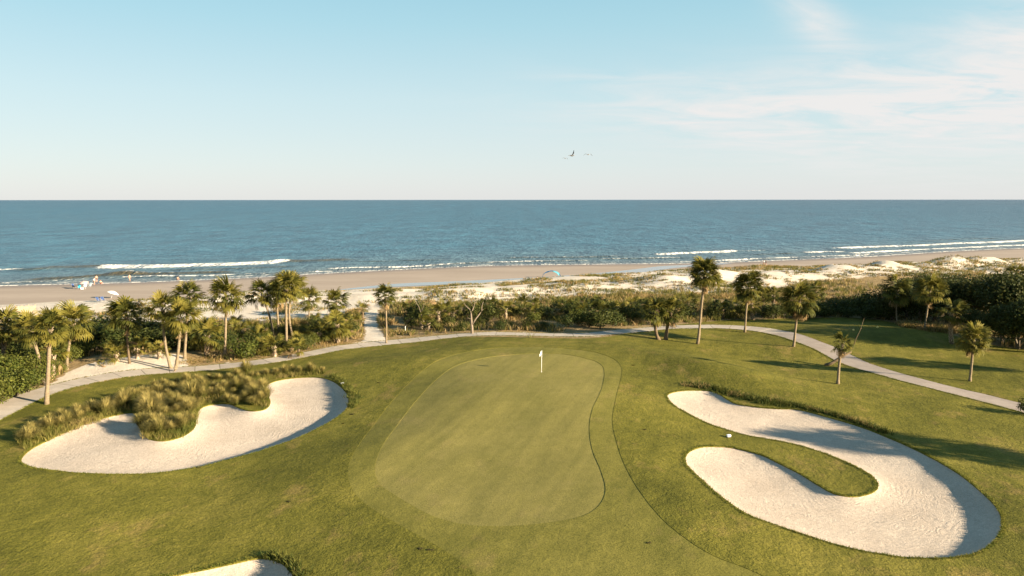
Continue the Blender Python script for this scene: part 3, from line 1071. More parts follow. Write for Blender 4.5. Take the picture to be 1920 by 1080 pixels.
up = line_flat([(628, 545), (740, 533), (860, 528), (1005, 521), (1053, 518), (1140, 511), (1200, 504), (1240, 499), (1300, 496), (1350, 493)], -2.0)
lo = line_flat([(630, 546), (740, 539), (860, 534), (980, 528), (1053, 524), (1150, 517), (1215, 510), (1275, 502), (1330, 498), (1375, 494)], -2.0)
sheet_between("tidal_channel", up, lo, "tidal_water", 0.06, 140)


# ------------------------------------------------------------------ cart path: jointed concrete slabs, then a seamless run on the right
def build_path():
    root = empty("cart_path", (0, 0, 0), kind='structure')
    P = resample(PATHC, 2.45)
    T = np.gradient(P, axis=0)
    T /= np.linalg.norm(T, axis=1)[:, None]
    Nn = np.stack([-T[:, 1], T[:, 0]], 1)
    hw = 1.36
    xlim = G(1470, 629)[0]
    last = None
    for i in range(len(P) - 1):
        if P[i, 0] > xlim: last = i; break
        if P[i, 1] < 20: continue
        V = []
        gap = 0.03
        nx_ = 3; ny_ = 3
        c0, c1 = P[i] + T[i] * gap, P[i + 1] - T[i + 1] * gap
        for a in range(nx_):
            t = a / (nx_ - 1)
            c = c0 * (1 - t) + c1 * t
            nn = Nn[i] * (1 - t) + Nn[i + 1] * t
            for b in range(ny_):
                u = (b / (ny_ - 1) * 2 - 1) * hw
                V.append(c + nn * u)
        V = np.array(V)
        z = H(V[:, 0], V[:, 1]) + 0.008 + RND.uniform(-0.005, 0.005)
        top = np.column_stack([V, z]); bot = top.copy(); bot[:, 2] -= 0.14
        A = np.vstack([top, bot])
        cen = A[:9].mean(0)
        F = []
        for a in range(2):
            for b in range(2):
                q = a * 3 + b
                F.append((q, q + 3, q + 4, q + 1))
        for e0, e1 in ((0, 1), (1, 2), (2, 5), (5, 8), (8, 7), (7, 6), (6, 3), (3, 0)):
            F.append((e0, e1, e1 + 9, e0 + 9))
        me = mesh_np("slab", A - cen, np.array(F), "concrete", smooth=False)
        obj("slab", me, root, tuple(cen))
    # joint filler (dark earth) below the slabs is the ground itself; seamless run:
    Q = resample(P[last:], 0.8)
    T = np.gradient(Q, axis=0); T /= np.linalg.norm(T, axis=1)[:, None]
    Nn = np.stack([-T[:, 1], T[:, 0]], 1)
    V = []
    cs = (-hw - 0.1, -hw - 0.1, -0.5, 0.5, hw + 0.1, hw + 0.1)
    m = len(cs)
    for i in range(len(Q)):
        for c in cs: V.append(Q[i] + Nn[i] * c)
    V = np.array(V)
    z = H(V[:, 0], V[:, 1]) + 0.02
    z[0::m] -= 0.15; z[m - 1::m] -= 0.15
    F = [(i * m + j, (i + 1) * m + j, (i + 1) * m + j + 1, i * m + j + 1) for i in range(len(Q) - 1) for j in range(m - 1)]
    me = mesh_np("asphalt_path", np.column_stack([V, z]), np.array(F), "worn_asphalt", smooth=False)
    tag(obj("asphalt_path", me), kind='structure')


build_path()


# ------------------------------------------------------------------ palms
def frond_mesh(name, mat, seed, nseg=14, L=0.95, pet=0.75, droop=0.35, w=0.125, spread=2.55, pw=0.022):
    """fan leaf along +X: arching stalk, folded narrow segments, drooping split tips"""
    r = random.Random(seed)
    V = []; F = []

    def curve(s):   # stalk arch
        return Vector((s, 0, -droop * 0.35 * s * s))
    ps = [curve(pet * t) for t in (0, 0.5, 1.0)]
    for i, p in enumerate(ps):
        V.append(p + Vector((0, -pw, 0))); V.append(p + Vector((0, pw, 0)))
    F += [(0, 1, 3, 2), (2, 3, 5, 4)]
    base = ps[-1]
    for k in range(nseg):
        a = -spread / 2 + spread * k / (nseg - 1) + r.uniform(-0.04, 0.04)
        ln = L * (0.72 + 0.28 * math.cos(a * 0.85)) * r.uniform(0.88, 1.08)
        off = base + Vector((0.30 * math.cos(a) * 0.5, 0, -0.02)) * (1 if abs(a) < 0.9 else 0.3)
        d = Vector((math.cos(a), math.sin(a), 0))
        n = Vector((-math.sin(a), math.cos(a), 0))
        side = abs(a) / (spread / 2)
        fold = 0.22 * side
        p0 = off
        lift = 0.10 * (k % 2) * 0.5
        p1 = off + d * ln * 0.5 + Vector((0, 0, lift - fold * 0.3 * ln - droop * 0.15))
        p2 = off + d * ln * 0.82 + Vector((0, 0, -fold * 0.6 * ln - droop * (0.42 + r.uniform(-.05, .1))))
        p3 = off + d * ln * (0.98 - 0.1 * droop) + Vector((0, 0, -fold * ln - droop * (0.85 + r.uniform(-.1, .25))))
        b = len(V)
        ww = w * ln / L
        V += [p0 - n * ww * 0.15, p0 + n * ww * 0.15, p1 - n * ww * 0.5, p1 + n * ww * 0.5 + Vector((0, 0, 0.03)), p2 - n * ww * 0.32, p2 + n * ww * 0.32, p3]
        F += [(b, b + 1, b + 3, b + 2), (b + 2, b + 3, b + 5, b + 4), (b + 4, b + 5, b + 6)]
    me = bpy.data.meshes.new(name)
    me.from_pydata([tuple(v) for v in V], [], F)
    me.update()
    me.materials.append(MATS[mat])
    return me


FR = {}
for i in range(3):
    FR['g%d' % i] = frond_mesh("frond", "palm_frond", 10 + i, droop=0.25 + 0.14 * i)
    FR['d%d' % i] = frond_mesh("frond", "palm_frond_dark", 20 + i, droop=0.3 + 0.12 * i)
    FR['y%d' % i] = frond_mesh("frond", "palm_frond_young", 30 + i, droop=0.1 + 0.05 * i)
    FR['x%d' % i] = frond_mesh("dead_frond", "palm_frond_dead", 40 + i, droop=0.75, nseg=11, spread=1.5, w=0.10)
    FR['s%d' % i] = frond_mesh("frond", "palm_frond", 50 + i, nseg=14, droop=0.12 + 0.1 * i, w=0.11, spread=3.0)


def dirrot(az, el, roll=0.0):
    """frond +X towards (az, el)"""
    d = Vector((math.cos(el) * math.cos(az), math.cos(el) * math.sin(az), math.sin(el)))
    side = Vector((-math.sin(az), math.cos(az), 0))
    up = d.cross(side)
    M = Matrix((d, side, up)).transposed()
    return (M @ Matrix.Rotation(roll, 3, 'X')).to_euler()


def palm(bx, by, cx, cy, rpx, label, name="palm_tree", n=40, lattice=False, dead=3, dark=False, thick=0.17, group=None, cat="palm", world=None, bend=0.0, dark_trunk=False):
    """base pixel, crown centre pixel, crown radius in pixels -> a palm standing on the ground"""
    if world is None:
        x, y = G(bx, by)
        z0 = gz(x, y)
        dep = y * COSP + (CAMZ - z0) * SINP
        # crown centre in the vertical plane of the base, slightly offset sideways
        # solve height so that the picture row matches
        best = 0
        for h in np.arange(0.3, 16, 0.05):
            _, py = px_of(x, y, z0 + h)
            if py <= cy: best = h; break
        h = best
        pxx, _ = px_of(x, y, z0 + h)
        lean = (cx - pxx) * dep / FPX
        R = rpx * dep / FPX
    else:
        x, y, h, R, lean = world
        z0 = gz(x, y)
    root = empty(name, (x, y, z0), 0, label=label, cat=cat, group=group)
    sc = R / 1.38
    rnd = random.Random(int(x * 100) ^ int(y * 57))
    top = Vector((lean, rnd.uniform(-0.15, 0.15), h))
    bend += rnd.uniform(-0.12, 0.12)
    tilt = Matrix.Rotation(rnd.uniform(-.22, .22), 3, 'Y') @ Matrix.Rotation(rnd.uniform(-.22, .22), 3, 'X')
    ragged = rnd.uniform(0.0, 0.22)
    nseg = 12
    pts = []; rad = []
    th = thick * min(1.15, 0.75 + 0.04 * h)
    for i in range(nseg + 1):
        t = i / nseg
        p = Vector((lean * (t ** (1.5 if bend >= 0 else 0.6)) + bend * math.sin(math.pi * t), top.y * t, (h - 0.15) * t - 0.15 * (1 - t)))
        pts.append(p)
        r_ = th * (1.25 - 0.42 * min(1, t * 5)) * (1 + 0.10 * math.sin(i * 2.1 + x)) * (1 - 0.10 * t)
        if i >= nseg - 1 and not lattice: r_ *= 1.25
        rad.append(r_)
    m = MB().tube(pts, rad, 9)
    m.build("trunk", "palm_bark_dark" if (dark_trunk or lattice) else "palm_bark", root)
    # persistent leaf bases
    boots = MB()
    def boot(t, k, s):
        i = min(int(t * nseg), nseg - 1); f = t * nseg - i
        p = pts[i] * (1 - f) + pts[i + 1] * f
        rr = rad[i] * (1 - f) + rad[i + 1] * f
        a = k * 2.399
        o_ = Vector((math.cos(a), math.sin(a), 0)); sd = Vector((-math.sin(a), math.cos(a), 0))
        b = len(boots.v)
        q = p + o_ * rr * 0.9
        boots.v += [tuple(q - sd * 0.05 * s), tuple(q + sd * 0.05 * s), tuple(q + sd * 0.10 * s + o_ * 0.13 * s + Vector((0, 0, 0.22 * s))),
                    tuple(q - sd * 0.02 * s + o_ * 0.15 * s + Vector((0, 0, 0.26 * s))), tuple(q + o_ * 0.02 * s + Vector((0, 0, 0.16 * s)))]
        boots.f += [(b, b + 1, b + 2, b + 3), (b, b + 3, b + 4), (b + 1, b + 4, b + 2)]
    if lattice:
        nb = int(26 + h * 14)
        for k in range(nb): boot(0.04 + 0.93 * k / nb, k, 1.15)
    else:
        for k in range(16): boot(1 - 0.06 * (k / 16) - 0.9 / max(h, 2) * (k / 16), k, 1.0)
    bo = boots.build("leaf_bases", "leaf_base", root, smooth=False)
    bo['kind'] = 'stuff'
    kinds = ['d', 'd', 'g'] if dark else ['g', 'g', 'd']
    for k in range(n):
        f = (k + 0.5) / n
        el = math.radians(82 - 118 * f ** 0.9) + rnd.uniform(-0.12, 0.12)
        az = k * 2.399963 + rnd.uniform(-0.3, 0.3)
        if f < 0.10: key = ('g%d' if dark else 'y%d') % rnd.randrange(3)
        else: key = rnd.choice(kinds) + str(rnd.randrange(3))
        o = bpy.data.objects.new("frond", FR[key]); COL.objects.link(o)
        o.parent = root
        cpos = top + Vector((0, 0, 0.05 - 0.32 * f))
        o.location = cpos
        o.rotation_euler = (tilt @ dirrot(az, el, rnd.uniform(-0.5, 0.5)).to_matrix()).to_euler()
        s = sc * rnd.uniform(0.78, 1.12) * (0.9 if f > 0.85 else 1.0)
        if rnd.random() < ragged: s *= 0.6
        o.scale = (s, s, s)
    for k in range(dead):
        o = bpy.data.objects.new("dead_frond", FR['x%d' % (k % 3)]); COL.objects.link(o)
        o.parent = root; o.location = top + Vector((0, 0, -0.3))
        o.rotation_euler = dirrot(rnd.uniform(0, 6.28), math.radians(rnd.uniform(-84, -32)), rnd.uniform(-.4, .4))
        s = sc * rnd.uniform(0.45, 0.95); o.scale = (s, s * rnd.uniform(.5, 1.0), s)
    return root


palm(87, 757, 92, 615, 31, "tall palm with patchy grey trunk standing alone where path nears far left edge", n=46, dead=2, thick=0.2)
palm(80, 709, 54, 618, 28, "palm with pale leaning trunk just behind the foremost left palm", n=38, thick=0.2)
palm(125, 693, 138, 604, 31, "palm with straight grey trunk at the left end of the white sand patch", n=42, dead=4, thick=0.19)
palm(98, 706, 100, 665, 24, "short palm with criss-cross pale leaf bases wedged between left palms", n=16, lattice=True, dead=2, thick=0.24)
palm(8, 700, 8, 612, 33, "palm with full dark crown cut by the left picture edge", n=40, dead=9, lattice=True)
palm(243, 681, 238, 592, 32, "palm with slim brown trunk rooted in the white sand beside low palmettos", n=40, dead=3, dark=True, thick=0.15, dark_trunk=True)
palm(325, 696, 338, 596, 30, "palm with pale trunk at the path edge right of the white sand", n=42, dead=2, thick=0.19)
palm(322, 690, 304, 579, 29, "palm leaning left from the same foot as the path-edge palm", n=38, dead=2, thick=0.17, bend=-0.15)
palm(346, 672, 355, 556, 28, "palm with high crown behind the path-edge pair, set back in shrubs", n=38, dead=3, thick=0.17)
palm(421, 666, 423, 556, 30, "straight lone palm with round crown beside the bright green bush", n=42, dead=3, thick=0.16)
palm(512, 636, 491, 552, 26, "dark-crowned palm leaning left at the left of the central palm cluster", n=38, dead=3, dark=True, thick=0.17, bend=0.2)
palm(523, 628, 519, 553, 24, "palm with short crown second from left in the central palm cluster", n=34, dead=4, thick=0.16)
palm(537, 656, 535, 540, 27, "tallest front palm of the central cluster with its foot nearest the path", n=44, dead=3, thick=0.18)
palm(552, 640, 549, 540, 26, "palm with curved trunk at the right of the central palm cluster", n=40, dead=4, thick=0.17, bend=-0.45)
palm(577, 612, 580, 560, 20, "small palm with thin trunk standing against dune sand right of the cluster", n=30, dead=2, thick=0.13)
palm(629, 600, 630, 566, 21, "small dark palm rising out of scrub left of the sandy footpath", n=30, dead=2, dark=True, thick=0.15)
palm(724, 643, 722, 556, 19, "slender lone palm at the mouth of the sandy footpath to the beach", n=36, dead=4, thick=0.125, dark=True)
palm(1307, 645, 1322, 515, 28, "tallest palm on the lawn, with a dense ball crown before the surf", n=60, dead=7, dark=True, thick=0.17)
palm(1396, 623, 1404, 539, 28, "palm with wavy trunk at the near edge of the path, right of the tallest", n=50, dead=5, dark=True, thick=0.15)
palm(1487, 650, 1498, 563, 30, "palm with shaggy brown skirt standing where the path bends right", n=46, dead=12, dark=True, thick=0.17)
palm(1236, 637, 1227, 583, 24, "left one of two stout dark palms beside the shaded path", n=34, dead=5, dark=True, thick=0.27, dark_trunk=True)
palm(1248, 637, 1257, 585, 24, "right one of two stout dark palms beside the shaded path", n=34, dead=5, dark=True, thick=0.29, dark_trunk=True)
palm(1570, 720, 1579, 643, 19, "short palm with ragged half-dead crown near the bent grey branch", n=26, dead=16, dark=True, thick=0.17)
palm(1818, 715, 1826, 638, 26, "palm with golden fan crown on the lawn beyond the right path", n=46, dead=6, thick=0.16)
palm(1683, 608, 1683, 545, 26, "palm with thin pale trunk before the left end of the dark wood", n=44, dead=7, dark=True, thick=0.14)
palm(1733, 619, 1744, 545, 26, "palm with yellowed fronds before the dark wood, next to its end palm", n=44, dead=9, dark=False, thick=0.14)
palm(1905, 534, 1905, 513, 17, "small dark palm alone on the dune at the far right", n=26, dead=1, dark=True, thick=0.2)
palm(1413, 600, 1409, 568, 19, "stubby palm with pale criss-cross trunk behind the wavy-trunked palm", n=24, lattice=True, dead=3, thick=0.24)
palm(1433, 582, 1431, 553, 16, "small palm with criss-cross trunk, left of two standing in brown grass", n=22, lattice=True, dead=2, dark=True, thick=0.2)
palm(1448, 586, 1450, 553, 16, "small palm with criss-cross trunk, right of two standing in brown grass", n=22, lattice=True, dead=3, dark=True, thick=0.2)
palm(1530, 573, 1530, 545, 17, "small dark palm half hidden behind the shaggy-skirted palm", n=24, lattice=True, dead=1, dark=True, thick=0.2)
palm(387, 667, 390, 627, 28, "squat bushy palm with white criss-cross foot left of the lone straight palm", n=26, lattice=True, dead=3, thick=0.26)
palm(633, 643, 632, 607, 27, "squat palm with white criss-cross foot in scrub left of the footpath", n=26, lattice=True, dead=3, thick=0.24)
palm(1785, 645, 1783, 585, 24, "palm buried in the dark wood behind the golden-crowned lawn palm", n=30, dead=6, dark=True, thick=0.2, lattice=True)
# palms outside the right edge of the picture whose shadows fall on the lawn and the right bunker
palm(0, 0, 0, 0, 0, "palm outside the right edge whose shadow crosses the right bunker", world=(55.0, 39.5, 8.0, 2.3, 0.3), n=56, dead=4)
palm(0, 0, 0, 0, 0, "palm outside the right edge beyond the path", world=(67.0, 69.0, 6.6, 1.9, 0.2), n=44, dead=4)


# low palmettos: a few meshes of fronds each, every plant its own thing
def palmetto(px, py, R, label, group, h=0.9, n=15, lattice=False, dark=False, world=None):
    if world is None: x, y = G(px, py)
    else: x, y = world
    z0 = gz(x, y)
    root = empty("palmetto", (x, y, z0), 0, label=label, cat="palmetto", group=group)
    rnd = random.Random(int(x * 91) ^ int(y * 37))
    st = MB().tube([(0, 0, -0.15), (0.03, 0, h * 0.5), (0, 0.03, h)], [0.2, 0.17, 0.15], 7)
    if lattice:
        for k in range(int(16 + h * 16)):
            a = k * 2.399; zz = h * k / (16 + h * 16)
            o_ = Vector((math.cos(a), math.sin(a), 0)); s_ = Vector((-math.sin(a), math.cos(a), 0))
            q = o_ * 0.15 + Vector((0, 0, zz))
            st.quadface([q - s_ * .06, q + s_ * .05, q + s_ * .1 + o_ * .16 + Vector((0, 0, .25)), q + o_ * .15 + Vector((0, 0, .27))])
    st.build("trunk", "leaf_base" if lattice else "palm_bark_dark", root, smooth=False)
    for k in range(n):
        f = (k + 0.5) / n
        key = (rnd.choice('dds') if dark else rnd.choice('ssgy')) + str(rnd.randrange(3))
        if rnd.random() < 0.08: key = 'x%d' % rnd.randrange(3)
        o = bpy.data.objects.new("frond", FR[key]); COL.objects.link(o); o.parent = root
        o.location = (0, 0, h)
        o.rotation_euler = dirrot(k * 2.39996 + rnd.uniform(-.3, .3), math.radians(80 - 95 * f) + rnd.uniform(-.12, .12), rnd.uniform(-.4, .4))
        s = R / 1.6 * rnd.uniform(.8, 1.15); o.scale = (s, s, s)


PG = "palmettos in the white sand left"
palmetto(219, 679, 1.5, "low bright palmetto leaning out over the white sand, left of the slim palm", PG, 0.9, 16, True)
palmetto(258, 672, 1.5, "low palmetto with brown stubby foot right of the slim palm in sand", PG, 1.0, 14, True)
palmetto(299, 673, 1.35, "small spiky palmetto at the right end of the white sand", PG, 0.8, 14, True)
palmetto(190, 686, 0.6, "tiny tuft-like palmetto seedling in the middle of the white sand", PG, 0.1, 8)
LFT = "palmettos in the scrub left of the footpath"
for (a, b) in ((370, 640), (405, 630), (445, 640), (470, 630), (490, 648), (500, 660), (515, 668), (560, 652), (575, 640), (598, 625), (560, 668), (440, 620),
               (600, 642), (650, 622), (665, 610), (680, 596), (15, 660), (30, 640), (60, 655), (150, 650), (170, 640), (145, 668), (590, 610), (650, 640), (612, 632), (360, 655)):
    palmetto(a, b, RND.uniform(1.2, 1.75), "low fan-leaved palmetto growing in the scrub left of the footpath", LFT, RND.uniform(0.5, 1.2), 13, RND.random() < .3, RND.random() < .35)
MID = "palmettos in the scrub behind the green"
for (a, b, l) in ((790, 617, 1), (803, 619, 1), (822, 606, 1), (850, 603, 1), (835, 598, 0), (902, 599, 1), (948, 600, 1), (1003, 592, 0), (1000, 600, 0), (1075, 588, 0), (1138, 607, 1),
                  (1150, 603, 1), (1187, 583, 1), (1180, 598, 0), (1060, 596, 0), (920, 590, 0), (770, 596, 0), (975, 585, 0),
                  (1205, 590, 0), (1215, 602, 0), (1110, 596, 0), (1165, 590, 0), (1272, 592, 0), (1290, 585, 0), (1340, 590, 0), (1355, 598, 0), (1375, 590, 0), (1235, 585, 0), (1255, 600, 0), (870, 595, 0), (1090, 604, 0), (1120, 590, 0)):
    palmetto(a, b, RND.uniform(1.2, 1.8), "dark fan-leaved palmetto growing in the brown scrub behind the green", MID, RND.uniform(0.9, 1.7), 13, bool(l), RND.random() < .6)


# ------------------------------------------------------------------ leafy shrubs and dense trees
def leaf_cloud(name, mat, seed, n, rx, ry, rz, leaf, lobes=7, z0=0.0, gap=0.0):
    r = np.random.default_rng(seed)
    # lobes
    L = []
    for i in range(lobes):
        a = r.uniform(0, 2 * np.pi); q = r.uniform(0.25, 0.75)
        L.append((rx * q * np.cos(a) * 0.75, ry * q * np.sin(a) * 0.75, rz * r.uniform(-0.25, 0.6), r.uniform(0.35, 0.9)))
    L.append((0, 0, 0, 0.65))
    L = np.array(L)
    k = r.integers(0, len(L), n)
    d = r.normal(size=(n, 3)); d /= np.linalg.norm(d, axis=1)[:, None]
    rad = L[k, 3] * (0.55 + 0.5 * r.random(n) ** 0.5)
    P = L[k, :3] + d * rad[:, None] * np.array([rx, ry, rz])
    P[:, 2] += rz * 0.85 + z0
    keep = P[:, 2] > 0.03
    P = P[keep]; d = d[keep]
    n = len(P)
    nrm = d * 0.6 + r.normal(size=(n, 3)) * 0.55 + np.array([0, 0, 0.25]); nrm /= np.linalg.norm(nrm, axis=1)[:, None]
    t = np.cross(nrm, r.normal(size=(n, 3))); t /= np.linalg.norm(t, axis=1)[:, None]
    b = np.cross(nrm, t)
    s = leaf * r.uniform(0.6, 1.3, n)[:, None]
    V = np.stack([P - t * s, P - b * s * 0.5, P + t * s, P + b * s * 0.5], 1).reshape(-1, 3)
    F = np.arange(4 * n).reshape(n, 4)
    return mesh_np(name, V, F, mat)


def stems_mesh(name, mat, seed, h, spread, n=5, r0=0.09):
    r = random.Random(seed)
    m = MB()
    for i in range(n):
        a = r.uniform(0, 6.28); q = r.uniform(0.3, 1) * spread
        m.tube([(0.05 * math.cos(a), 0.05 * math.sin(a), -0.1), (q * .35 * math.cos(a), q * .35 * math.sin(a), h * .45), (q * math.cos(a), q * math.sin(a), h)], [r0, r0 * .7, r0 * .25], 6)
    return m.mesh(name, mat)


SHR = [leaf_cloud("foliage", "shrub_leaf", 100 + i, 1500, 1.3, 1.2, 0.85, 0.085) for i in range(3)]
SHD = [leaf_cloud("foliage", "shrub_leaf_dark", 110 + i, 1500, 1.4, 1.3, 1.0, 0.095) for i in range(3)]
TRE = [leaf_cloud("crown", "forest_leaf", 120 + i, 6500, 3.0, 2.8, 2.6, 0.17, 12, 1.2) for i in range(4)]
STM = stems_mesh("stems", "oak_bark", 1, 0.9, 0.7, 5, 0.04)
TRK = [stems_mesh("trunk", "oak_bark", 5 + i, 3.6, 1.7, 4, 0.17) for i in range(3)]


def shrub(px, py, s, dark, label, group, world=None, zs=1.0):
    x, y = world if world else G(px, py)
    root = empty("shrub", (x, y, gz(x, y)), RND.uniform(0, 6.28), label=label, cat="shrub", group=group)
    root.scale = (s, s, s * zs)
    me = RND.choice(SHD if dark else SHR)
    f = bpy.data.objects.new("foliage", me); COL.objects.link(f); f.parent = root
    g = bpy.data.objects.new("stems", STM); COL.objects.link(g); g.parent = root
    return root


def dense_tree(px, py, s, label, group, world=None, zs=1.0):
    x, y = world if world else G(px, py)
    root = empty("dense_tree", (x, y, gz(x, y)), RND.uniform(0, 6.28), label=label, cat="tree", group=group)
    root.scale = (s, s, s * zs)
    f = bpy.data.objects.new("crown", RND.choice(TRE)); COL.objects.link(f); f.parent = root
    g = bpy.data.objects.new("trunk", RND.choice(TRK)); COL.objects.link(g); g.parent = root
    return root


shrub(460, 672, 1.35, False, "rounded bright green bush at the path edge right of the straight lone palm", None)
for (a, b, s) in ((5, 752, 1.5), (30, 742, 1.5), (52, 735, 1.3), (18, 722, 1.7), (60, 714, 1.5), (85, 722, 1.1), (-25, 765, 1.8), (-60, 770, 2), (35, 705, 1.5), (-20, 720, 2)):
    shrub(a, b, s, False, "leafy bright green hedge bush between the far left palms and the path", "bright hedge bushes at lower left")
for (a, b, s) in ((132, 680, 1.0), (145, 668, 1.2), (115, 682, 1.0), (108, 700, 0.7)):
    shrub(a, b, s, False, "yellow green bush around the palm at the left end of the sand", "yellow green bushes at the end of the white sand")
for (a, b, s) in ((175, 660, 1.9), (195, 655, 1.9), (215, 652, 2.0), (235, 650, 1.9), (160, 648, 1.8), (185, 640, 1.9), (210, 637, 1.9), (260, 652, 1.7), (285, 655, 1.7),
                  (310, 656, 1.7), (250, 640, 1.8), (280, 640, 1.8), (310, 640, 1.7), (335, 650, 1.7), (365, 655, 1.5), (375, 640, 1.6), (340, 635, 1.6), (405, 655, 1.2), (40, 680, 1.9),
                  (20, 672, 1.9), (60, 690, 1.6), (80, 680, 1.8), (110, 665, 1.9), (50, 660, 2), (0, 690, 2), (-40, 690, 2.2), (-80, 720, 2.3), (90, 650, 2), (130, 650, 1.9)):
    shrub(a, b, s, True, "dark green thicket bush behind the palms at the left", "dark thicket bushes at left", zs=0.85)
for (a, b, s) in ((435, 652, 1.2), (475, 650, 1.2), (500, 640, 1.2), (520, 655, 1.1), (545, 660, 1.0), (455, 640, 1.2), (575, 655, 1.1), (590, 648, 1.1), (610, 640, 1.2), (480, 635, 1.2),
                  (600, 628, 1.2), (625, 622, 1.2), (570, 630, 1.2), (540, 632, 1.3), (640, 632, 1.1), (415, 645, 1.2), (660, 625, 1.0), (510, 625, 1.2), (645, 612, 1.2), (590, 615, 1.1)):
    shrub(a, b, s * 0.82, RND.random() < .5, "bush in the mixed scrub between the central palms and the footpath", "scrub bushes around the central palms")
for (a, b, s) in ((765, 602, 0.8), (780, 606, 1.0), (772, 614, 0.8), (785, 600, 1.3), (880, 600, 1.2), (925, 600, 1.2), (905, 590, 1.2), (960, 596, 1.1), (1000, 606, 0.9),
                  (1020, 598, 1.0), (1045, 592, 1.2), (1065, 598, 1.2), (1090, 592, 1.3), (1110, 588, 1.4), (1130, 592, 1.3), (1085, 610, 1.2), (1105, 614, 1.2), (1125, 616, 1.2), (1100, 603, 1.2),
                  (1065, 614, 0.9), (1150, 612, 1.1), (1170, 604, 1.2), (1200, 598, 1.3), (1215, 592, 1.3), (1190, 606, 0.9), (940, 620, 0.7), (865, 620, 0.6), (985, 618, 0.7), (1240, 596, 1.1),
                  (1265, 590, 1.2), (1285, 596, 1.1), (1335, 597, 1.0), (1360, 592, 1.1), (1380, 598, 1.0), (840, 612, 0.7), (1020, 618, 0.6), (905, 612, 0.8), (800, 606, 1.0)):
    shrub(a, b, s * 1.1, RND.random() < .93, "dark bush in the brown scrub belt behind the green", "bushes in the scrub belt behind the green")
for (a, b, s) in ((1430, 595, 1.2), (1450, 598, 1.2), (1470, 597, 1.1), (1492, 596, 1.2), (1515, 596, 1.2), (1540, 594, 1.4), (1560, 592, 1.4), (1582, 590, 1.5), (1600, 588, 1.7), (1625, 590, 1.7),
                  (1650, 594, 1.9), (1500, 588, 1.1), (1530, 586, 1.2), (1570, 582, 1.4), (1610, 580, 1.5), (1640, 582, 1.8), (1460, 588, 1.0), (1660, 600, 1.6), (1590, 596, 1.1), (1620, 598, 1.2), (1400, 590, 1.0)):
    shrub(a, b, s, True, "low dark hedge bush along the back of the tee lawn", "low dark bushes behind the tee lawn", zs=0.85)
WOOD = [(1672, 600, .95), (1700, 600, .95), (1722, 606, 1.0), (1750, 605, 1.0), (1775, 606, 1.0), (1822, 628, .5), (1850, 640, .55), (1880, 648, .8), (1910, 655, .95),
        (1940, 662, 1.0), (1690, 585, 1.0), (1715, 588, 1.0), (1745, 592, 1.1), (1775, 598, 1.1), (1805, 604, 1.15), (1835, 610, 1.15), (1865, 618, 1.2), (1895, 625, 1.25),
        (1730, 575, 1.0), (1765, 578, 1.05), (1800, 584, 1.1), (1835, 590, 1.1), (1870, 596, 1.15), (1905, 602, 1.2), (1940, 610, 1.2), (1970, 650, 1.3), (1985, 625, 1.3)]
for (a, b, s) in WOOD:
    dense_tree(a, b, s * (0.92 if b > 604 else 0.80), "dark broad-leaved evergreen in the dense wood at the right edge", "trees of the dark wood at right", zs=1.08)
for (x, y, s) in ((76, 82.3, 1.1), (82, 79.9, 1.15), (88, 77, 1.2), (94, 75, 1.2)):
    dense_tree(0, 0, s, "dark broad-leaved evergreen outside the right picture edge", "trees beyond the right edge", world=(x, y), zs=1.0)
shrub(1932, 778, 0.72, True, "round dark bush cut by the right picture edge beside the path", None)


# ------------------------------------------------------------------ cordgrass clumps in the left bunker and other grasses
def clump_mesh(seed, n=430, R=0.92, Hh=1.30, w=0.014):
    r = np.random.default_rng(seed)
    a = r.uniform(0, 2 * np.pi, n)
    r0 = r.random(n) ** 0.6 * 0.16
    out = R * (0.25 + 0.85 * r.random(n))
    hh = Hh * (0.7 + 0.45 * r.random(n)) * (1.05 - 0.35 * out / R)
    d = np.stack([np.cos(a), np.sin(a)], 1)
    n2 = np.stack([-np.sin(a), np.cos(a)], 1)
    P = []
    for t, rr, zz, ww in ((0, 0, 0, 1.0), (0.45, 0.26, 0.55, 0.9), (0.8, 0.62, 0.88, 0.7), (1, 1, 1.02, 0.12)):
        c = d * (r0 + out * rr)[:, None]
        z = hh * zz * (1 if t < 1 else 1) - (0.12 * (out / R) * Hh if t == 1 else 0)
        for s in (-1, 1):
            P.append(np.column_stack([c + n2 * (s * w * ww), z]))
    V = np.stack(P, 1).reshape(-1, 3)
    b = (np.arange(n) * 8)[:, None]
    F = np.vstack([b + np.array([[0, 1, 3, 2]]), b + np.array([[2, 3, 5, 4]]), b + np.array([[4, 5, 7, 6]])])
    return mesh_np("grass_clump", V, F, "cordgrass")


CL = [clump_mesh(200 + i) for i in range(4)]


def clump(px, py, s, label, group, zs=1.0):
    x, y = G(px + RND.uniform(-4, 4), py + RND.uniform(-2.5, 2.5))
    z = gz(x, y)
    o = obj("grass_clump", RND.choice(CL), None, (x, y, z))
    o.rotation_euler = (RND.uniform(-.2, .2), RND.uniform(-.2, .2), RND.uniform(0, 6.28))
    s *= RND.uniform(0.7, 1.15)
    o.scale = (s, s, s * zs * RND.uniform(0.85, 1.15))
    tag(o, label, "grass clump", group)


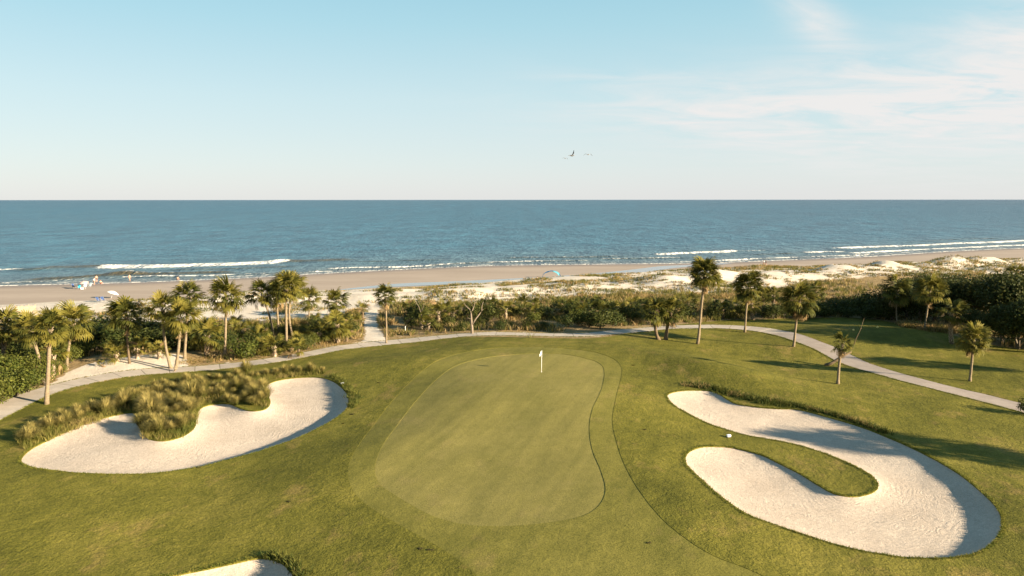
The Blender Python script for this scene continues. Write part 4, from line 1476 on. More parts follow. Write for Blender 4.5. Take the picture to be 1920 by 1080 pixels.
TNG = [(283, 812), (300, 815), (322, 812), (345, 805), (275, 795), (295, 798), (318, 797), (342, 792), (358, 790), (285, 780), (308, 783), (330, 780), (352, 777),
       (280, 765), (300, 766), (322, 765), (345, 763), (362, 762), (290, 752), (312, 750), (335, 750), (358, 748), (380, 750)]
TNG += [(268, 803), (290, 804), (310, 806), (335, 800), (300, 774), (330, 770), (268, 772), (350, 770), (325, 757), (285, 743), (345, 743)]
for a, b in TNG:
    clump(a, b, RND.uniform(.85, 1.15), "golden cordgrass clump on the grass tongue that juts into the left bunker", "cordgrass clumps on the bunker tongue")
BND = [(262, 758), (245, 752), (270, 745), (295, 740), (320, 738), (345, 736), (370, 738), (395, 742), (415, 745), (438, 745), (455, 752), (470, 757), (486, 756), (402, 730), (380, 724), (355, 722),
       (425, 730), (448, 733), (468, 738), (486, 742), (330, 722), (410, 718), (432, 716), (455, 720), (476, 725), (305, 728), (285, 733), (390, 712), (440, 706), (470, 710), (490, 728),
       (460, 744), (448, 758)]
BND += [(235, 760), (255, 748), (310, 733), (365, 731), (385, 733), (412, 735), (440, 726), (460, 729), (492, 735), (500, 748), (480, 748), (430, 753), (425, 712), (372, 716), (345, 716), (465, 702)]
for a, b in BND:
    clump(a, b, RND.uniform(.7, 1.15), "golden brown cordgrass clump on the bank along the far side of the left bunker", "cordgrass clumps on the far bank of the left bunker")
for a, b in ((500, 706), (520, 702), (535, 700), (550, 697), (562, 700), (578, 698), (590, 702), (606, 702), (485, 712)):
    clump(a, b, 0.72, "low cordgrass clump at the far right rim of the left bunker", "cordgrass clumps on the right rim of the left bunker")
for a, b in ((50, 828), (66, 822), (58, 812), (95, 806), (110, 800), (128, 798), (98, 795), (120, 790), (148, 790), (160, 778), (172, 774), (190, 778), (203, 772), (218, 766), (230, 764), (205, 762), (80, 800), (145, 780)):
    clump(a, b, 0.92, "straw coloured cordgrass clump strung along the left bunker's upper left bank", "cordgrass clumps on the left bunker's upper left bank")


def scatter_grass(name, pts, hmin, hmax, nbl, spread, cols, width=0.03, flat=0.35, seed=5, label=None):
    """many small tufts joined into one mesh of kind stuff; cols = list of linear colours"""
    r = np.random.default_rng(seed)
    pts = np.asarray(pts)
    n = len(pts)
    z = Hz(pts[:, 0], pts[:, 1])
    k = np.repeat(np.arange(n), nbl)
    m = len(k)
    a = r.uniform(0, 2 * np.pi, m)
    q = spread * np.sqrt(r.random(m))
    bx = pts[k, 0] + q * np.cos(a); by = pts[k, 1] + q * np.sin(a); bz = z[k] - 0.03
    hs = (pts[k, 2] if pts.shape[1] > 2 else 1.0)
    h = r.uniform(hmin, hmax, m) * hs
    a2 = a + r.normal(0, 0.7, m)
    ln = h * flat * r.uniform(0.4, 1.6, m)
    tx = bx + ln * np.cos(a2); ty = by + ln * np.sin(a2); tz = bz + h
    mx = bx * .55 + tx * .45 - 0.1 * ln * np.cos(a2); my = by * .55 + ty * .45 - 0.1 * ln * np.sin(a2); mz = bz + h * 0.62
    a3 = r.uniform(0, np.pi, m)
    wx = width * np.cos(a3) * r.uniform(.6, 1.3, m); wy = width * np.sin(a3) * r.uniform(.6, 1.3, m)
    V = np.stack([np.stack([bx - wx, by - wy, bz], 1), np.stack([bx + wx, by + wy, bz], 1), np.stack([mx + wx * .8, my + wy * .8, mz], 1),
                  np.stack([mx - wx * .8, my - wy * .8, mz], 1), np.stack([tx, ty, tz], 1)], 1).reshape(-1, 3)
    b = (np.arange(m) * 5)[:, None]
    F = np.vstack([b + np.array([[0, 1, 2]]), b + np.array([[0, 2, 3]]), b + np.array([[3, 2, 4]])])
    C = np.array(cols)
    ck = np.clip((vnoise(pts[:, 0] / 2.5, pts[:, 1] / 2.5, seed) * 0.6 + r.random(n) * 0.4) * len(C), 0, len(C) - 1).astype(int)
    cc = C[ck][k] * r.uniform(0.7, 1.3, m)[:, None]
    cv = np.repeat(cc, 5, 0)
    me = mesh_np(name, V, F, "field_grass", cols=cv)
    o = obj(name, me)
    tag(o, label, kind='stuff')
    return o


def rand_in(poly_px, n, seed):
    """random ground points inside a picture-traced outline"""
    P = np.array([G(*p) for p in poly_px])
    r = np.random.default_rng(seed)
    x0, y0 = P.min(0); x1, y1 = P.max(0)
    x = r.uniform(x0, x1, n * 3); y = r.uniform(y0, y1, n * 3)
    k = inside(x, y, P)
    return np.stack([x[k], y[k]], 1)[:n]


STRAW = [(0.21, 0.135, 0.045), (0.28, 0.19, 0.075), (0.16, 0.125, 0.032), (0.35, 0.25, 0.115), (0.10, 0.10, 0.025)]
OLIVE = [(0.11, 0.11, 0.022), (0.18, 0.15, 0.038), (0.06, 0.075, 0.015), (0.25, 0.185, 0.07)]


def between(cu, cl, x0, x1, n, seed):
    r = np.random.default_rng(seed)
    x = r.uniform(x0, x1, n)
    t = r.random(n)
    y = yat(cu, x) * t + yat(cl, x) * (1 - t)
    return np.stack([x, y], 1)


# scrub belt: from just north of the path to the scrub's north edge
LN = LAWN_N[np.argsort(LAWN_N[:, 0])]
p = between(SCRUBN, LN, -75, 75, 15000, 1)
d = pdist(p[:, 0], p[:, 1], PATHC)
ok = (d > 2.4 + 1.2 * vnoise(p[:, 0] / 3, p[:, 1] / 3, 3)) & (fbm(p[:, 0] / 4, p[:, 1] / 4, 8, 2) > 0.40)
for poly in (SANDPATCH, FOOTPATH):
    ok &= ~inside(p[:, 0], p[:, 1], poly) & (pdist(p[:, 0], p[:, 1], poly, True) > 0.5)
p = p[ok]
hsc = 0.6 + 0.8 * fbm(p[:, 0] / 3, p[:, 1] / 3, 14, 2)
scatter_grass("scrub_grass", np.column_stack([p, hsc]), 0.32, 0.95, 9, 0.32, STRAW + OLIVE[:3], 0.035, 0.5, 2)

# dunes beyond: patches of sea oats
p = between(TOE, SCRUBN, -70, 150, 26000, 3)
yn = yat(SCRUBN, p[:, 0]); yt = yat(TOE, p[:, 0])
mask = fbm(p[:, 0] / 6.0, p[:, 1] / 3.5, 50, 3)
rel = (p[:, 1] - yn) / (yt - yn)
thr = np.interp(p[:, 0], [-60, -15, 0, 20, 60, 150], [0.61, 0.58, 0.54, 0.53, 0.53, 0.52]) - np.interp(p[:, 0], [0, 30], [0.14, 0.16]) * np.exp(-(rel / 0.25) ** 2) - 0.05 * np.exp(-((rel - 0.85) / 0.1) ** 2)
ok = (mask > thr) & (pdist(p[:, 0], p[:, 1], FOOTPATH, True) > 1.0) & (rel < 0.93)
p = p[ok]
mk = mask[ok] - thr[ok]
scatter_grass("sea_oats", np.column_stack([p, 0.5 + 2.2 * mk]), 0.25, 0.75, 8, 0.35, STRAW + OLIVE, 0.04, 0.45, 4)

# thin strip of litter grass at the path edges, ragged grass round the bunker lips
def edge_points(poly, n, off0, off1, seed, closed=True, clip=None):
    r = np.random.default_rng(seed)
    Q = np.vstack([poly, poly[:1]]) if closed else poly
    i = r.integers(0, len(Q) - 1, n); t = r.random(n)[:, None]
    a = Q[i] * (1 - t) + Q[i + 1] * t
    tg = Q[i + 1] - Q[i]; tg /= np.linalg.norm(tg, axis=1)[:, None] + 1e-9
    nn = np.stack([tg[:, 1], -tg[:, 0]], 1)
    q = a + nn * r.uniform(off0, off1, n)[:, None] * np.where(inside(a[:, 0] + nn[:, 0] * .15, a[:, 1] + nn[:, 1] * .15, poly), -1, 1)[:, None]
    return q


GRN = [(0.13, 0.14, 0.022), (0.18, 0.17, 0.03), (0.10, 0.12, 0.018), (0.24, 0.20, 0.05)]
q = np.vstack([edge_points(BUNK_L, 2600, 0.02, 0.22, 1), edge_points(BUNK_R, 4200, 0.02, 0.2, 2), edge_points(BUNK_B, 900, 0.02, 0.2, 3)])
scatter_grass("lip_grass", q, 0.05, 0.13, 5, 0.08, GRN, 0.012, 0.6, 6)


def path_edges(n, seed):
    r = np.random.default_rng(seed)
    Q = PATHC
    i = r.integers(0, len(Q) - 1, n); t = r.random(n)[:, None]
    a = Q[i] * (1 - t) + Q[i + 1] * t
    tg = Q[i + 1] - Q[i]; tg /= np.linalg.norm(tg, axis=1)[:, None]
    sd = np.where(r.random(n) < 0.6, -1, 1)[:, None]
    w_ = np.where(a[:, :1] > G(1470, 629)[0], 1.48, 1.38)
    return a + np.stack([-tg[:, 1], tg[:, 0]], 1) * sd * (w_ + np.abs(r.normal(0, 0.10, n))[:, None] - 0.02)


scatter_grass("path_edge_grass", path_edges(9000, 31), 0.06, 0.13, 6, 0.10, GRN + [(0.26, 0.19, 0.07)], 0.016, 0.7, 7)


# darker unmown tufts along the top rim of the right bunker, the right rim of the left bunker and the little bank at the bottom
def band(px_pts, n, w, seed, jit=0.5):
    P = resample(np.array([G(*p) for p in px_pts]), 0.3)
    r = np.random.default_rng(seed)
    i = r.integers(0, len(P), n)
    return P[i] + r.normal(0, w, (n, 2))


b1 = band([(1290, 722), (1330, 726), (1370, 738), (1400, 746), (1440, 754), (1480, 760)], 520, 0.40, 1)
b2 = band([(1480, 759), (1530, 770), (1580, 783), (1630, 800), (1660, 812)], 380, 0.20, 2)
b3 = band([(622, 705), (640, 716), (655, 730), (664, 748), (660, 765)], 300, 0.22, 3)
b4 = band([(500, 1042), (530, 1050), (550, 1062), (562, 1082)], 110, 0.16, 4)
scatter_grass("rim_grass", np.vstack([b1, b2, b3, b4]), 0.15, 0.42, 9, 0.16, [(0.07, 0.085, 0.016), (0.12, 0.12, 0.024), (0.05, 0.065, 0.012), (0.26, 0.19, 0.07)], 0.018, 0.5, 9)
b5 = np.vstack([rand_in([(268, 822), (305, 827), (345, 818), (368, 795), (375, 762), (420, 752), (500, 762), (495, 730), (505, 712), (610, 700), (600, 690), (400, 705), (240, 745), (30, 815), (45, 845), (240, 770), (262, 775)], 2600, 5)])
scatter_grass("bank_grass", b5, 0.15, 0.62, 9, 0.24, [(0.07, 0.085, 0.015), (0.12, 0.12, 0.024), (0.18, 0.155, 0.04), (0.26, 0.20, 0.075)], 0.014, 0.5, 10)
b6 = rand_in([(1680, 606), (1720, 611), (1770, 618), (1800, 622), (1790, 627), (1740, 622), (1690, 614)], 500, 6)
scatter_grass("wood_edge_grass", b6, 0.3, 0.8, 9, 0.3, STRAW[:4], 0.03, 0.5, 11)
b7 = rand_in([(330, 676), (385, 665), (480, 668), (560, 655), (640, 638), (650, 643), (560, 660), (480, 672), (400, 679), (330, 685)], 900, 7)
scatter_grass("verge_grass", b7, 0.06, 0.2, 8, 0.25, STRAW + GRN[:1], 0.02, 0.6, 12)


# ------------------------------------------------------------------ dead trees and branch
def snag(name, px, py, limbs, label, cat="dead tree", mat="dead_wood"):
    x, y = G(px, py)
    root = empty(name, (x, y, gz(x, y)), 0, label=label, cat=cat)
    for i, (pts, r0, r1) in enumerate(limbs):
        m = MB()
        n = len(pts)
        m.tube(pts, [r0 + (r1 - r0) * k / (n - 1) for k in range(n)], 8)
        m.build("trunk" if i == 0 else "branch", mat, root)
    return root


snag("dead_tree", 885, 625, [
    ([(0, 0, -0.2), (0.0, 0, 0.8), (-0.08, 0.05, 1.7), (-0.12, 0, 2.7)], 0.20, 0.10),
    ([(-0.12, 0, 2.6), (-0.2, 0.05, 3.1), (-0.75, 0.1, 3.6), (-1.1, 0.2, 4.0)], 0.08, 0.025),
    ([(-0.12, 0, 2.65), (0.1, -.1, 3.1), (0.3, -0.15, 3.7), (0.42, -.2, 4.3)], 0.08, 0.02),
    ([(0.22, -.12, 3.5), (0.0, 0, 3.9), (-0.2, 0.05, 4.1)], 0.03, 0.012),
    ([(0.02, 0, 1.2), (0.45, 0.1, 1.9), (1.0, 0.1, 2.6), (1.25, 0.15, 3.0), (1.3, 0.1, 3.7), (1.5, 0.1, 4.2)], 0.11, 0.02),
    ([(1.2, 0.12, 2.9), (1.45, 0.1, 3.2)], 0.04, 0.02),
    ([(-0.1, 0, 1.9), (-0.5, -.1, 2.1), (-0.85, -.1, 1.95)], 0.03, 0.01)],
    "bare forked pale dead tree standing in brown scrub behind the green")
snag("dead_sapling", 798, 618, [
    ([(0, 0, -0.1), (-0.1, 0, 0.9), (-0.5, 0, 1.6), (-0.6, 0, 2.3)], 0.09, 0.04),
    ([(-0.05, 0, 0.8), (0.25, 0.1, 1.3), (0.3, 0, 1.9)], 0.06, 0.02),
    ([(-0.6, 0, 2.2), (-0.9, 0, 3.2), (-1.4, 0, 4.0), (-1.5, 0, 4.6)], 0.04, 0.012),
    ([(-0.6, 0, 2.3), (-0.2, 0, 3.4), (0.2, 0, 4.2)], 0.035, 0.012)],
    "thin bare twisted sapling among the palmettos left of the forked dead tree")
bx, by = G(1567, 720)
br = snag("dead_branch", 1552, 686, [
    ([(-0.3, 0, 0.05), (0.35, 0, 0.25), (1.1, 0.0, 0.75), (1.7, 0, 1.15), (2.4, 0, 1.5), (2.6, 0.0, 2.0)], 0.20, 0.11),
    ([(2.6, 0, 1.95), (2.9, 0, 3.0), (3.3, 0, 3.9), (3.7, 0.1, 5.2)], 0.055, 0.015),
    ([(3.25, 0, 3.8), (3.3, 0, 4.0), (3.45, 0, 4.1)], 0.03, 0.01),
    ([(1.7, 0, 1.15), (1.55, 0, 1.6), (1.45, 0, 1.75)], 0.05, 0.02)],
    "crooked leaning dead limb with a long bare grey switch behind the ragged palm", "dead tree", "palm_bark_dark")


# ------------------------------------------------------------------ flag, markers, posts, fence
def at(px, py, dz=0.0):
    x, y = G(px, py)
    return (x, y, gz(x, y) + dz)


x, y, z = at(1015, 697, -0.036)
r_ = empty("flagstick", (x, y, z), 0, label="thin white pole with a white flag on the putting green", cat="flagstick")
MB().tube([(0, 0, 0.0), (0.01, 0, 1.1), (0.04, 0, 2.16)], [0.026, 0.022, 0.016], 8).build("pole", "white_paint", r_)
V = []; F = []
for i in range(7):
    t = i / 6
    hh = 0.40 - 0.17 * t
    xx = 0.03 - 0.30 * t
    drop = 0.34 * t ** 1.1
    yy = 0.045 * math.sin(t * 6.0)
    V += [(xx, yy, 2.13 - drop), (xx + 0.03 * t, yy + 0.02, 2.13 - drop - hh)]
for i in range(6): F.append((2 * i, 2 * i + 1, 2 * i + 3, 2 * i + 2))
fm = bpy.data.meshes.new("flag"); fm.from_pydata(V, [], F); fm.materials.append(MATS["flag_cloth"]); fm.update()
fo = obj("flag", fm, r_)
fo.rotation_euler = (0, 0, math.radians(38))
sm = fo.modifiers.new("thick", 'SOLIDIFY'); sm.thickness = 0.012
MB().tube([(0, 0, 0.004), (0, 0, 0.012)], [0.06, 0.06], 14).build("cup_rim", "cloth_white", r_)

for px, py, lab in ((642, 721, "small white block on the grass rim above the left bunker"), (1366, 820, "small white block on the grass neck of the right bunker")):
    x, y, z = at(px, py)
    rt = empty("marker_block", (x, y, z), 0.3, label=lab, cat="marker")
    m = MB().box((0, 0, 0.12), (0.30, 0.2, 0.17)); o = m.build("block", "white_paint", rt, smooth=False)
    bv = o.modifiers.new("b", 'BEVEL'); bv.width = 0.02
    MB().box((-0.12, -0.02, 0.02), (0.1, 0.16, 0.06)).build("base", "divot_soil", rt, smooth=False)
for px, py, lab in ((1600, 621, "pale yellow tee marker ball on the left of the tee lawn"), (1645, 616, "pale yellow tee marker ball on the right of the tee lawn")):
    x, y, z = at(px, py)
    rt = empty("tee_marker", (x, y, z), 0, label=lab, cat="tee marker")
    MB().ball((0, 0, 0.15), 0.13, 10, 8).build("ball", "tee_yellow", rt)
    MB().tube([(0, 0, -0.05), (0, 0, 0.06)], [0.03, 0.03], 6).build("spike", "metal_grey", rt)
x, y, z = at(760, 625)
o = MB().tube([(0, 0, -0.1), (0, 0, 0.95), (0, 0, 1.0)], [0.035, 0.035, 0.02], 8).build("marker_post", "white_paint", None, loc=(x, y, z))
tag(o, "slim white marker post in scrub just right of the footpath palm", "post")
x, y, z = at(577, 614)
x, y, z = at(1093, 0) if False else at(716, 560)

# ragged sand fence at the left
x0, y0 = G(30, 589); x1, y1 = G(67, 588)
fr = empty("sand_fence", (x0, y0, gz(x0, y0)), math.atan2(y1 - y0, x1 - x0), label="weathered wooden slat fence on the sand above the far left palms", cat="fence")
Ln = math.hypot(x1 - x0, y1 - y0)
k = int(Ln / 0.14)
for i in range(k):
    hh = 1.25 + RND.uniform(-.12, .08)
    m = MB().box((i * 0.14, RND.uniform(-.02, .02), hh / 2), (0.085, 0.02, hh), Matrix.Rotation(RND.uniform(-.04, .04), 3, 'Y'))
    m.build("slat", "fence_wood", fr, smooth=False)
for i in range(4):
    MB().box((Ln * i / 3, 0.06, 0.65), (0.09, 0.09, 1.5)).build("post", "fence_wood", fr, smooth=False)
MB().box((Ln / 2, 0.03, 0.95), (Ln, 0.015, 0.05)).build("rail", "metal_grey", fr, smooth=False)

# dark pitch marks on the turf
for px, py, s, where in ((540, 941, 0.20, "below the left bunker"), (786, 1029, 0.18, "left of a close pair near the bottom centre"), (808, 1032, 0.24, "right of a close pair near the bottom centre"),
                         (1208, 806, 0.16, "right of the green's fringe"), (1216, 1018, 0.13, "on the apron at bottom right"), (660, 777, 0.25, "at the lower right rim of the left bunker"),
                         (643, 794, 0.12, "just under the left bunker's shaded rim"), (371, 876, 0.22, "on the lower lip of the left bunker"), (710, 718, 0.25, "on the slope left of the green's back"),
                         (1186, 685, 0.25, "beside the fringe at the green's back right"), (1700, 717, 0.15, "on the lawn past the right ridge")):
    x, y, z = at(px, py)
    m = MB()
    for j in range(4):
        m.ball((RND.uniform(-s, s) * .6, RND.uniform(-s, s) * .35, 0.012), (s * RND.uniform(.3, .6), s * RND.uniform(.2, .4), 0.03), 7, 4)
    for j in range(12):
        a = RND.uniform(0, 6.28); q = s * RND.uniform(.3, .9)
        m.quadface([(q * math.cos(a), q * math.sin(a), 0), (q * math.cos(a) + .03, q * math.sin(a), 0), (q * 1.15 * math.cos(a) + .02, q * 1.15 * math.sin(a), .07)])
    o = m.build("divot", "divot_soil", None, smooth=False, loc=(x, y, z))
    tag(o, "dark torn turf mark " + where, "divot")


# ------------------------------------------------------------------ people
def person(px, py, pose, label, top, bottom, zrot=0.0, s=1.0, z_off=0.0, hairmat="hair"):
    x, y = unproj_flat(px, py, -2.1)
    x = float(x); y = float(y)
    z = gz(x, y) + z_off
    root = empty("person", (x, y, z), zrot, label=label, cat="person")
    root.scale = (s, s, s)
    # joints (x sideways, y forwards is -y, z up) for a 1.72 m figure
    J = {}
    if pose in ('stand', 'walk'):
        st = 0.0 if pose == 'stand' else 0.26
        J = dict(pel=(0, 0, .93), chest=(0, -.02, 1.28), neck=(0, -.01, 1.46), head=(0, -.03, 1.60), hip_l=(-.10, 0, .90), hip_r=(.10, 0, .90),
                 knee_l=(-.11, -st * .6 - .02, .50), knee_r=(.11, st * .3 - .02, .50), ank_l=(-.11, -st, .08), ank_r=(.11, st, .10), toe_l=(-.12, -st - .16, .03), toe_r=(.12, st - .14, .04),
                 sh_l=(-.18, 0, 1.40), sh_r=(.18, 0, 1.40), el_l=(-.25, st * .5, 1.12), el_r=(.25, -st * .5, 1.12), wr_l=(-.25, st * .5 - .10, .88), wr_r=(.25, -st * .5 - .10, .88),
                 ha_l=(-.24, st * .5 - .14, .79), ha_r=(.24, -st * .5 - .14, .79))
    elif pose == 'sit':
        J = dict(pel=(0, 0, .14), chest=(0, .08, .48), neck=(0, .06, .66), head=(0, .02, .80), hip_l=(-.10, 0, .13), hip_r=(.10, 0, .13),
                 knee_l=(-.14, -.38, .38), knee_r=(.14, -.38, .36), ank_l=(-.14, -.66, .07), ank_r=(.14, -.68, .07), toe_l=(-.15, -.82, .05), toe_r=(.15, -.84, .05),
                 sh_l=(-.18, .07, .60), sh_r=(.18, .07, .60), el_l=(-.26, -.02, .38), el_r=(.26, .12, .36), wr_l=(-.18, -.24, .38), wr_r=(.30, .24, .10),
                 ha_l=(-.15, -.32, .40), ha_r=(.31, .28, .04))
    else:  # crouch
        J = dict(pel=(0, .05, .34), chest=(0, -.12, .62), neck=(0, -.22, .78), head=(0, -.30, .90), hip_l=(-.10, .04, .33), hip_r=(.10, .04, .33),
                 knee_l=(-.15, -.34, .48), knee_r=(.15, -.32, .46), ank_l=(-.13, -.05, .09), ank_r=(.13, -.03, .09), toe_l=(-.14, -.22, .03), toe_r=(.14, -.20, .03),
                 sh_l=(-.18, -.17, .72), sh_r=(.18, -.17, .72), el_l=(-.24, -.38, .52), el_r=(.24, -.38, .50), wr_l=(-.15, -.50, .30), wr_r=(.16, -.52, .26),
                 ha_l=(-.12, -.54, .20), ha_r=(.13, -.56, .17))
    names = list(J)
    E = [('pel', 'chest'), ('chest', 'neck'), ('neck', 'head'), ('pel', 'hip_l'), ('pel', 'hip_r'), ('hip_l', 'knee_l'), ('hip_r', 'knee_r'), ('knee_l', 'ank_l'), ('knee_r', 'ank_r'),
         ('ank_l', 'toe_l'), ('ank_r', 'toe_r'), ('chest', 'sh_l'), ('chest', 'sh_r'), ('sh_l', 'el_l'), ('sh_r', 'el_r'), ('el_l', 'wr_l'), ('el_r', 'wr_r'), ('wr_l', 'ha_l'), ('wr_r', 'ha_r')]
    RR = dict(pel=.14, chest=.145, neck=.055, head=.10, hip=.085, knee=.06, ank=.04, toe=.035, sh=.062, el=.042, wr=.03, ha=.032)
    me = bpy.data.meshes.new("body")
    me.from_pydata([J[n] for n in names], [(names.index(a), names.index(b)) for a, b in E], [])
    body = obj("body", me, root)
    sk = body.modifiers.new("skin", 'SKIN')
    for i, n in enumerate(names):
        rr = RR[n.split('_')[0]]
        me.skin_vertices[0].data[i].radius = (rr, rr * (.75 if n in ('pel', 'chest') else 1))
    me.skin_vertices[0].data[0].use_root = True
    body.modifiers.new("sub", 'SUBSURF').levels = 1
    body.modifiers["sub"].render_levels = 1
    me.materials.append(MATS["skin"])
    # fingers, small at this distance but separate
    for sd in ('l', 'r'):
        a = Vector(J['wr_' + sd]); b = Vector(J['ha_' + sd]); d = (b - a).normalized()
        sdv = d.cross(Vector((1, 0, 0))).normalized()
        m = MB()
        for f in range(4):
            o0 = b + sdv * (f - 1.5) * 0.018
            m.tube([o0, o0 + d * .045, o0 + d * (.075 - .006 * abs(f - 1.3)) + Vector((0, -.012, 0))], [.009, .008, .006], 5)
        m.tube([a + d * .03, a + d * .06 + sdv * .045, a + d * .09 + sdv * .05], [.011, .009, .007], 5)
        m.build("fingers", "skin", root)
    h = Vector(J['head'])
    MB().ball(tuple(h + Vector((0, .025, .03))), (.100, .108, .105), 12, 8).build("hair", hairmat, root)
    MB().ball(tuple(h + Vector((0, -.105, -.01))), (.014, .02, .02), 6, 4).build("nose", "skin", root)
    def lerp(a, b, t): return tuple(Vector(J[a]).lerp(Vector(J[b]), t))
    if bottom:
        m = MB()
        m.tube([lerp('pel', 'chest', .25), J['pel'], lerp('pel', 'hip_l', .2)], [.165, .178, .16], 10)
        m.tube([J['hip_l'], lerp('hip_l', 'knee_l', .5)], [.115, .095], 9)
        m.tube([J['hip_r'], lerp('hip_r', 'knee_r', .5)], [.115, .095], 9)
        m.build("shorts", bottom, root)
    if top:
        m = MB()
        m.tube([lerp('pel', 'chest', .1), J['chest'], lerp('chest', 'neck', .55), lerp('chest', 'neck', .8)], [.158, .172, .15, .07], 10)
        m.tube([lerp('chest', 'sh_l', .6), J['sh_l'], lerp('sh_l', 'el_l', .6)], [.085, .08, .062], 8)
        m.tube([lerp('chest', 'sh_r', .6), J['sh_r'], lerp('sh_r', 'el_r', .6)], [.085, .08, .062], 8)
        m.build("shirt", top, root)
    return root


person(181, 527, 'stand', "person in dark shorts standing at the waterline behind the beach camp", None, "cloth_dark", 0.5)
person(177, 533, 'stand', "person in pale swimwear standing nearer than the one in dark shorts", "cloth_white", "skin", -0.4, 0.95)
person(189, 531, 'sit', "person with fair skin sitting on wet sand right of the standing pair", None, "cloth_red", 0.9)
person(243, 525, 'walk', "person in beige walking alone along the water's edge", "skin", "skin", 1.4, 1.0)
person(332, 524, 'crouch', "person with bare back crouching alone at the water's edge", None, "cloth_dark", 1.2)
person(1432, 499, 'walk', "person in white shirt and dark shorts walking by the surf, left of the pair", "cloth_white", "cloth_dark", -1.5, 1.0)
person(1436, 499, 'walk', "person in dark clothes walking by the surf, right of the pair", "cloth_dark", "cloth_dark", -1.5, 0.95)
person(1008, 528, 'sit', "person in white shirt sitting on sand left of the blue beach canopy", "cloth_white", "cloth_dark", 0.4)


def bpos(px, py):
    x, y = unproj_flat(px, py, -2.0)
    x = float(x); y = float(y)
    return x, y, gz(x, y)


def umbrella(px, py, label, mat, tilt=(0, 0), R=1.15, h=2.0, ground=False):
    x, y, z = bpos(px, py)
    rt = empty("beach_umbrella", (x, y, z), 0, label=label, cat="umbrella")
    T = Matrix.Rotation(tilt[0], 4, 'X') @ Matrix.Rotation(tilt[1], 4, 'Y')
    rt.rotation_euler = T.to_euler()
    MB().tube([(0, 0, -0.2), (0, 0, h)], [0.025, 0.02], 8).build("pole", "white_paint", rt)
    n = 8
    V = [(0, 0, h)]; F = []
    rings = ((0.4, -0.06), (0.75, -0.22), (1.0, -0.42))
    for rr, dz in rings:
        for i in range(n * 2):
            a = math.pi * i / n
            q = R * rr * (1.0 if i % 2 == 0 else 0.955)
            V.append((q * math.cos(a), q * math.sin(a), h + dz * R + (0 if i % 2 == 0 else 0.03 * rr)))
    m = n * 2
    for i in range(m): F.append((0, 1 + i, 1 + (i + 1) % m))
    for k in range(2):
        for i in range(m): F.append((1 + k * m + i, 1 + (k + 1) * m + i, 1 + (k + 1) * m + (i + 1) % m, 1 + k * m + (i + 1) % m))
    me = bpy.data.meshes.new("canopy"); me.from_pydata(V, [], F); me.materials.append(MATS[mat]); me.update()
    o = obj("canopy", me, rt); o.modifiers.new("s", 'SOLIDIFY').thickness = 0.015
    m = MB()
    for i in range(n):
        a = 2 * math.pi * i / n
        m.tube([(0, 0, h - 0.04), (R * .75 * math.cos(a), R * .75 * math.sin(a), h - 0.26 * R), (R * .99 * math.cos(a), R * .99 * math.sin(a), h - 0.45 * R)], [.008] * 3, 5)
    m.build("ribs", "metal_grey", rt)
    MB().tube([(0, 0, h), (0, 0, h + .08)], [.02, .008], 6).build("finial", "white_paint", rt)


def chair(px, py, label, mat, rz=0.0, lounge=False):
    x, y, z = bpos(px, py)
    rt = empty("beach_chair", (x, y, z), rz, label=label, cat="beach chair", group=None)
    rec = 0.55 if lounge else 0.3
    m = MB()
    for sx in (-.28, .28):
        m.tube([(sx, .30, 0), (sx, -.25, .35)], [.014] * 2, 6); m.tube([(sx, -.32, 0), (sx, .25, .33)], [.014] * 2, 6)
        m.tube([(sx, .18, .30), (sx, .18 + rec, .95)], [.014] * 2, 6); m.tube([(sx, .32, .52), (sx, -.28, .55)], [.02] * 2, 6)
        m.tube([(sx, -.26, .35), (sx, -.28, .55)], [.012] * 2, 6)
    m.build("frame", "metal_grey", rt)
    MB().box((0, -.04, .32), (.54, .50, .02)).build("seat", mat, rt, smooth=False)
    MB().box((0, .18 + rec * .5, .63), (.54, .02, .75), Matrix.Rotation(-math.atan2(rec, .65), 3, 'X')).build("backrest", mat, rt, smooth=False)
    return rt


umbrella(160, 541, "pinkish white beach umbrella over the group of beach chairs", "umbrella_pink", (0.12, -0.1), 1.0, 1.8)
umbrella(208, 560, "white beach umbrella standing alone on the sand", "umbrella_white", (-0.18, 0.32), 1.1, 1.5)
chair(149, 541, "turquoise beach chair beside the pinkish umbrella", "cloth_turquoise", 0.5)
chair(159, 539, "pale chair with a dark green towel under the pinkish umbrella", "cloth_paleblue", 0.2)
chair(168, 537, "pale blue beach chair right of the pinkish umbrella", "cloth_paleblue", -0.3)
chair(139, 539, "dark folded beach chair left of the turquoise chair", "cloth_navy", 1.2)
chair(186, 568, "navy and white beach chair, left of the pair on the dry sand", "cloth_navy", 1.1, True)
chair(194, 567, "navy beach chair with dark headrest, right of the pair on the dry sand", "cloth_navy", 0.9, True)
x, y, z = bpos(154, 541)
rt = empty("cooler", (x, y, z), 0.4, label="small white cooler box between the chairs under the umbrella", cat="cooler")
MB().box((0, 0, .17), (.55, .36, .34)).build("box", "cloth_white", rt, smooth=False)
MB().box((0, 0, .37), (.58, .39, .06)).build("lid", "cloth_red", rt, smooth=False)
MB().tube([(-.3, 0, .3), (-.2, 0, .5), (.2, 0, .5), (.3, 0, .3)], [.015] * 4, 6).build("handle", "metal_grey", rt)

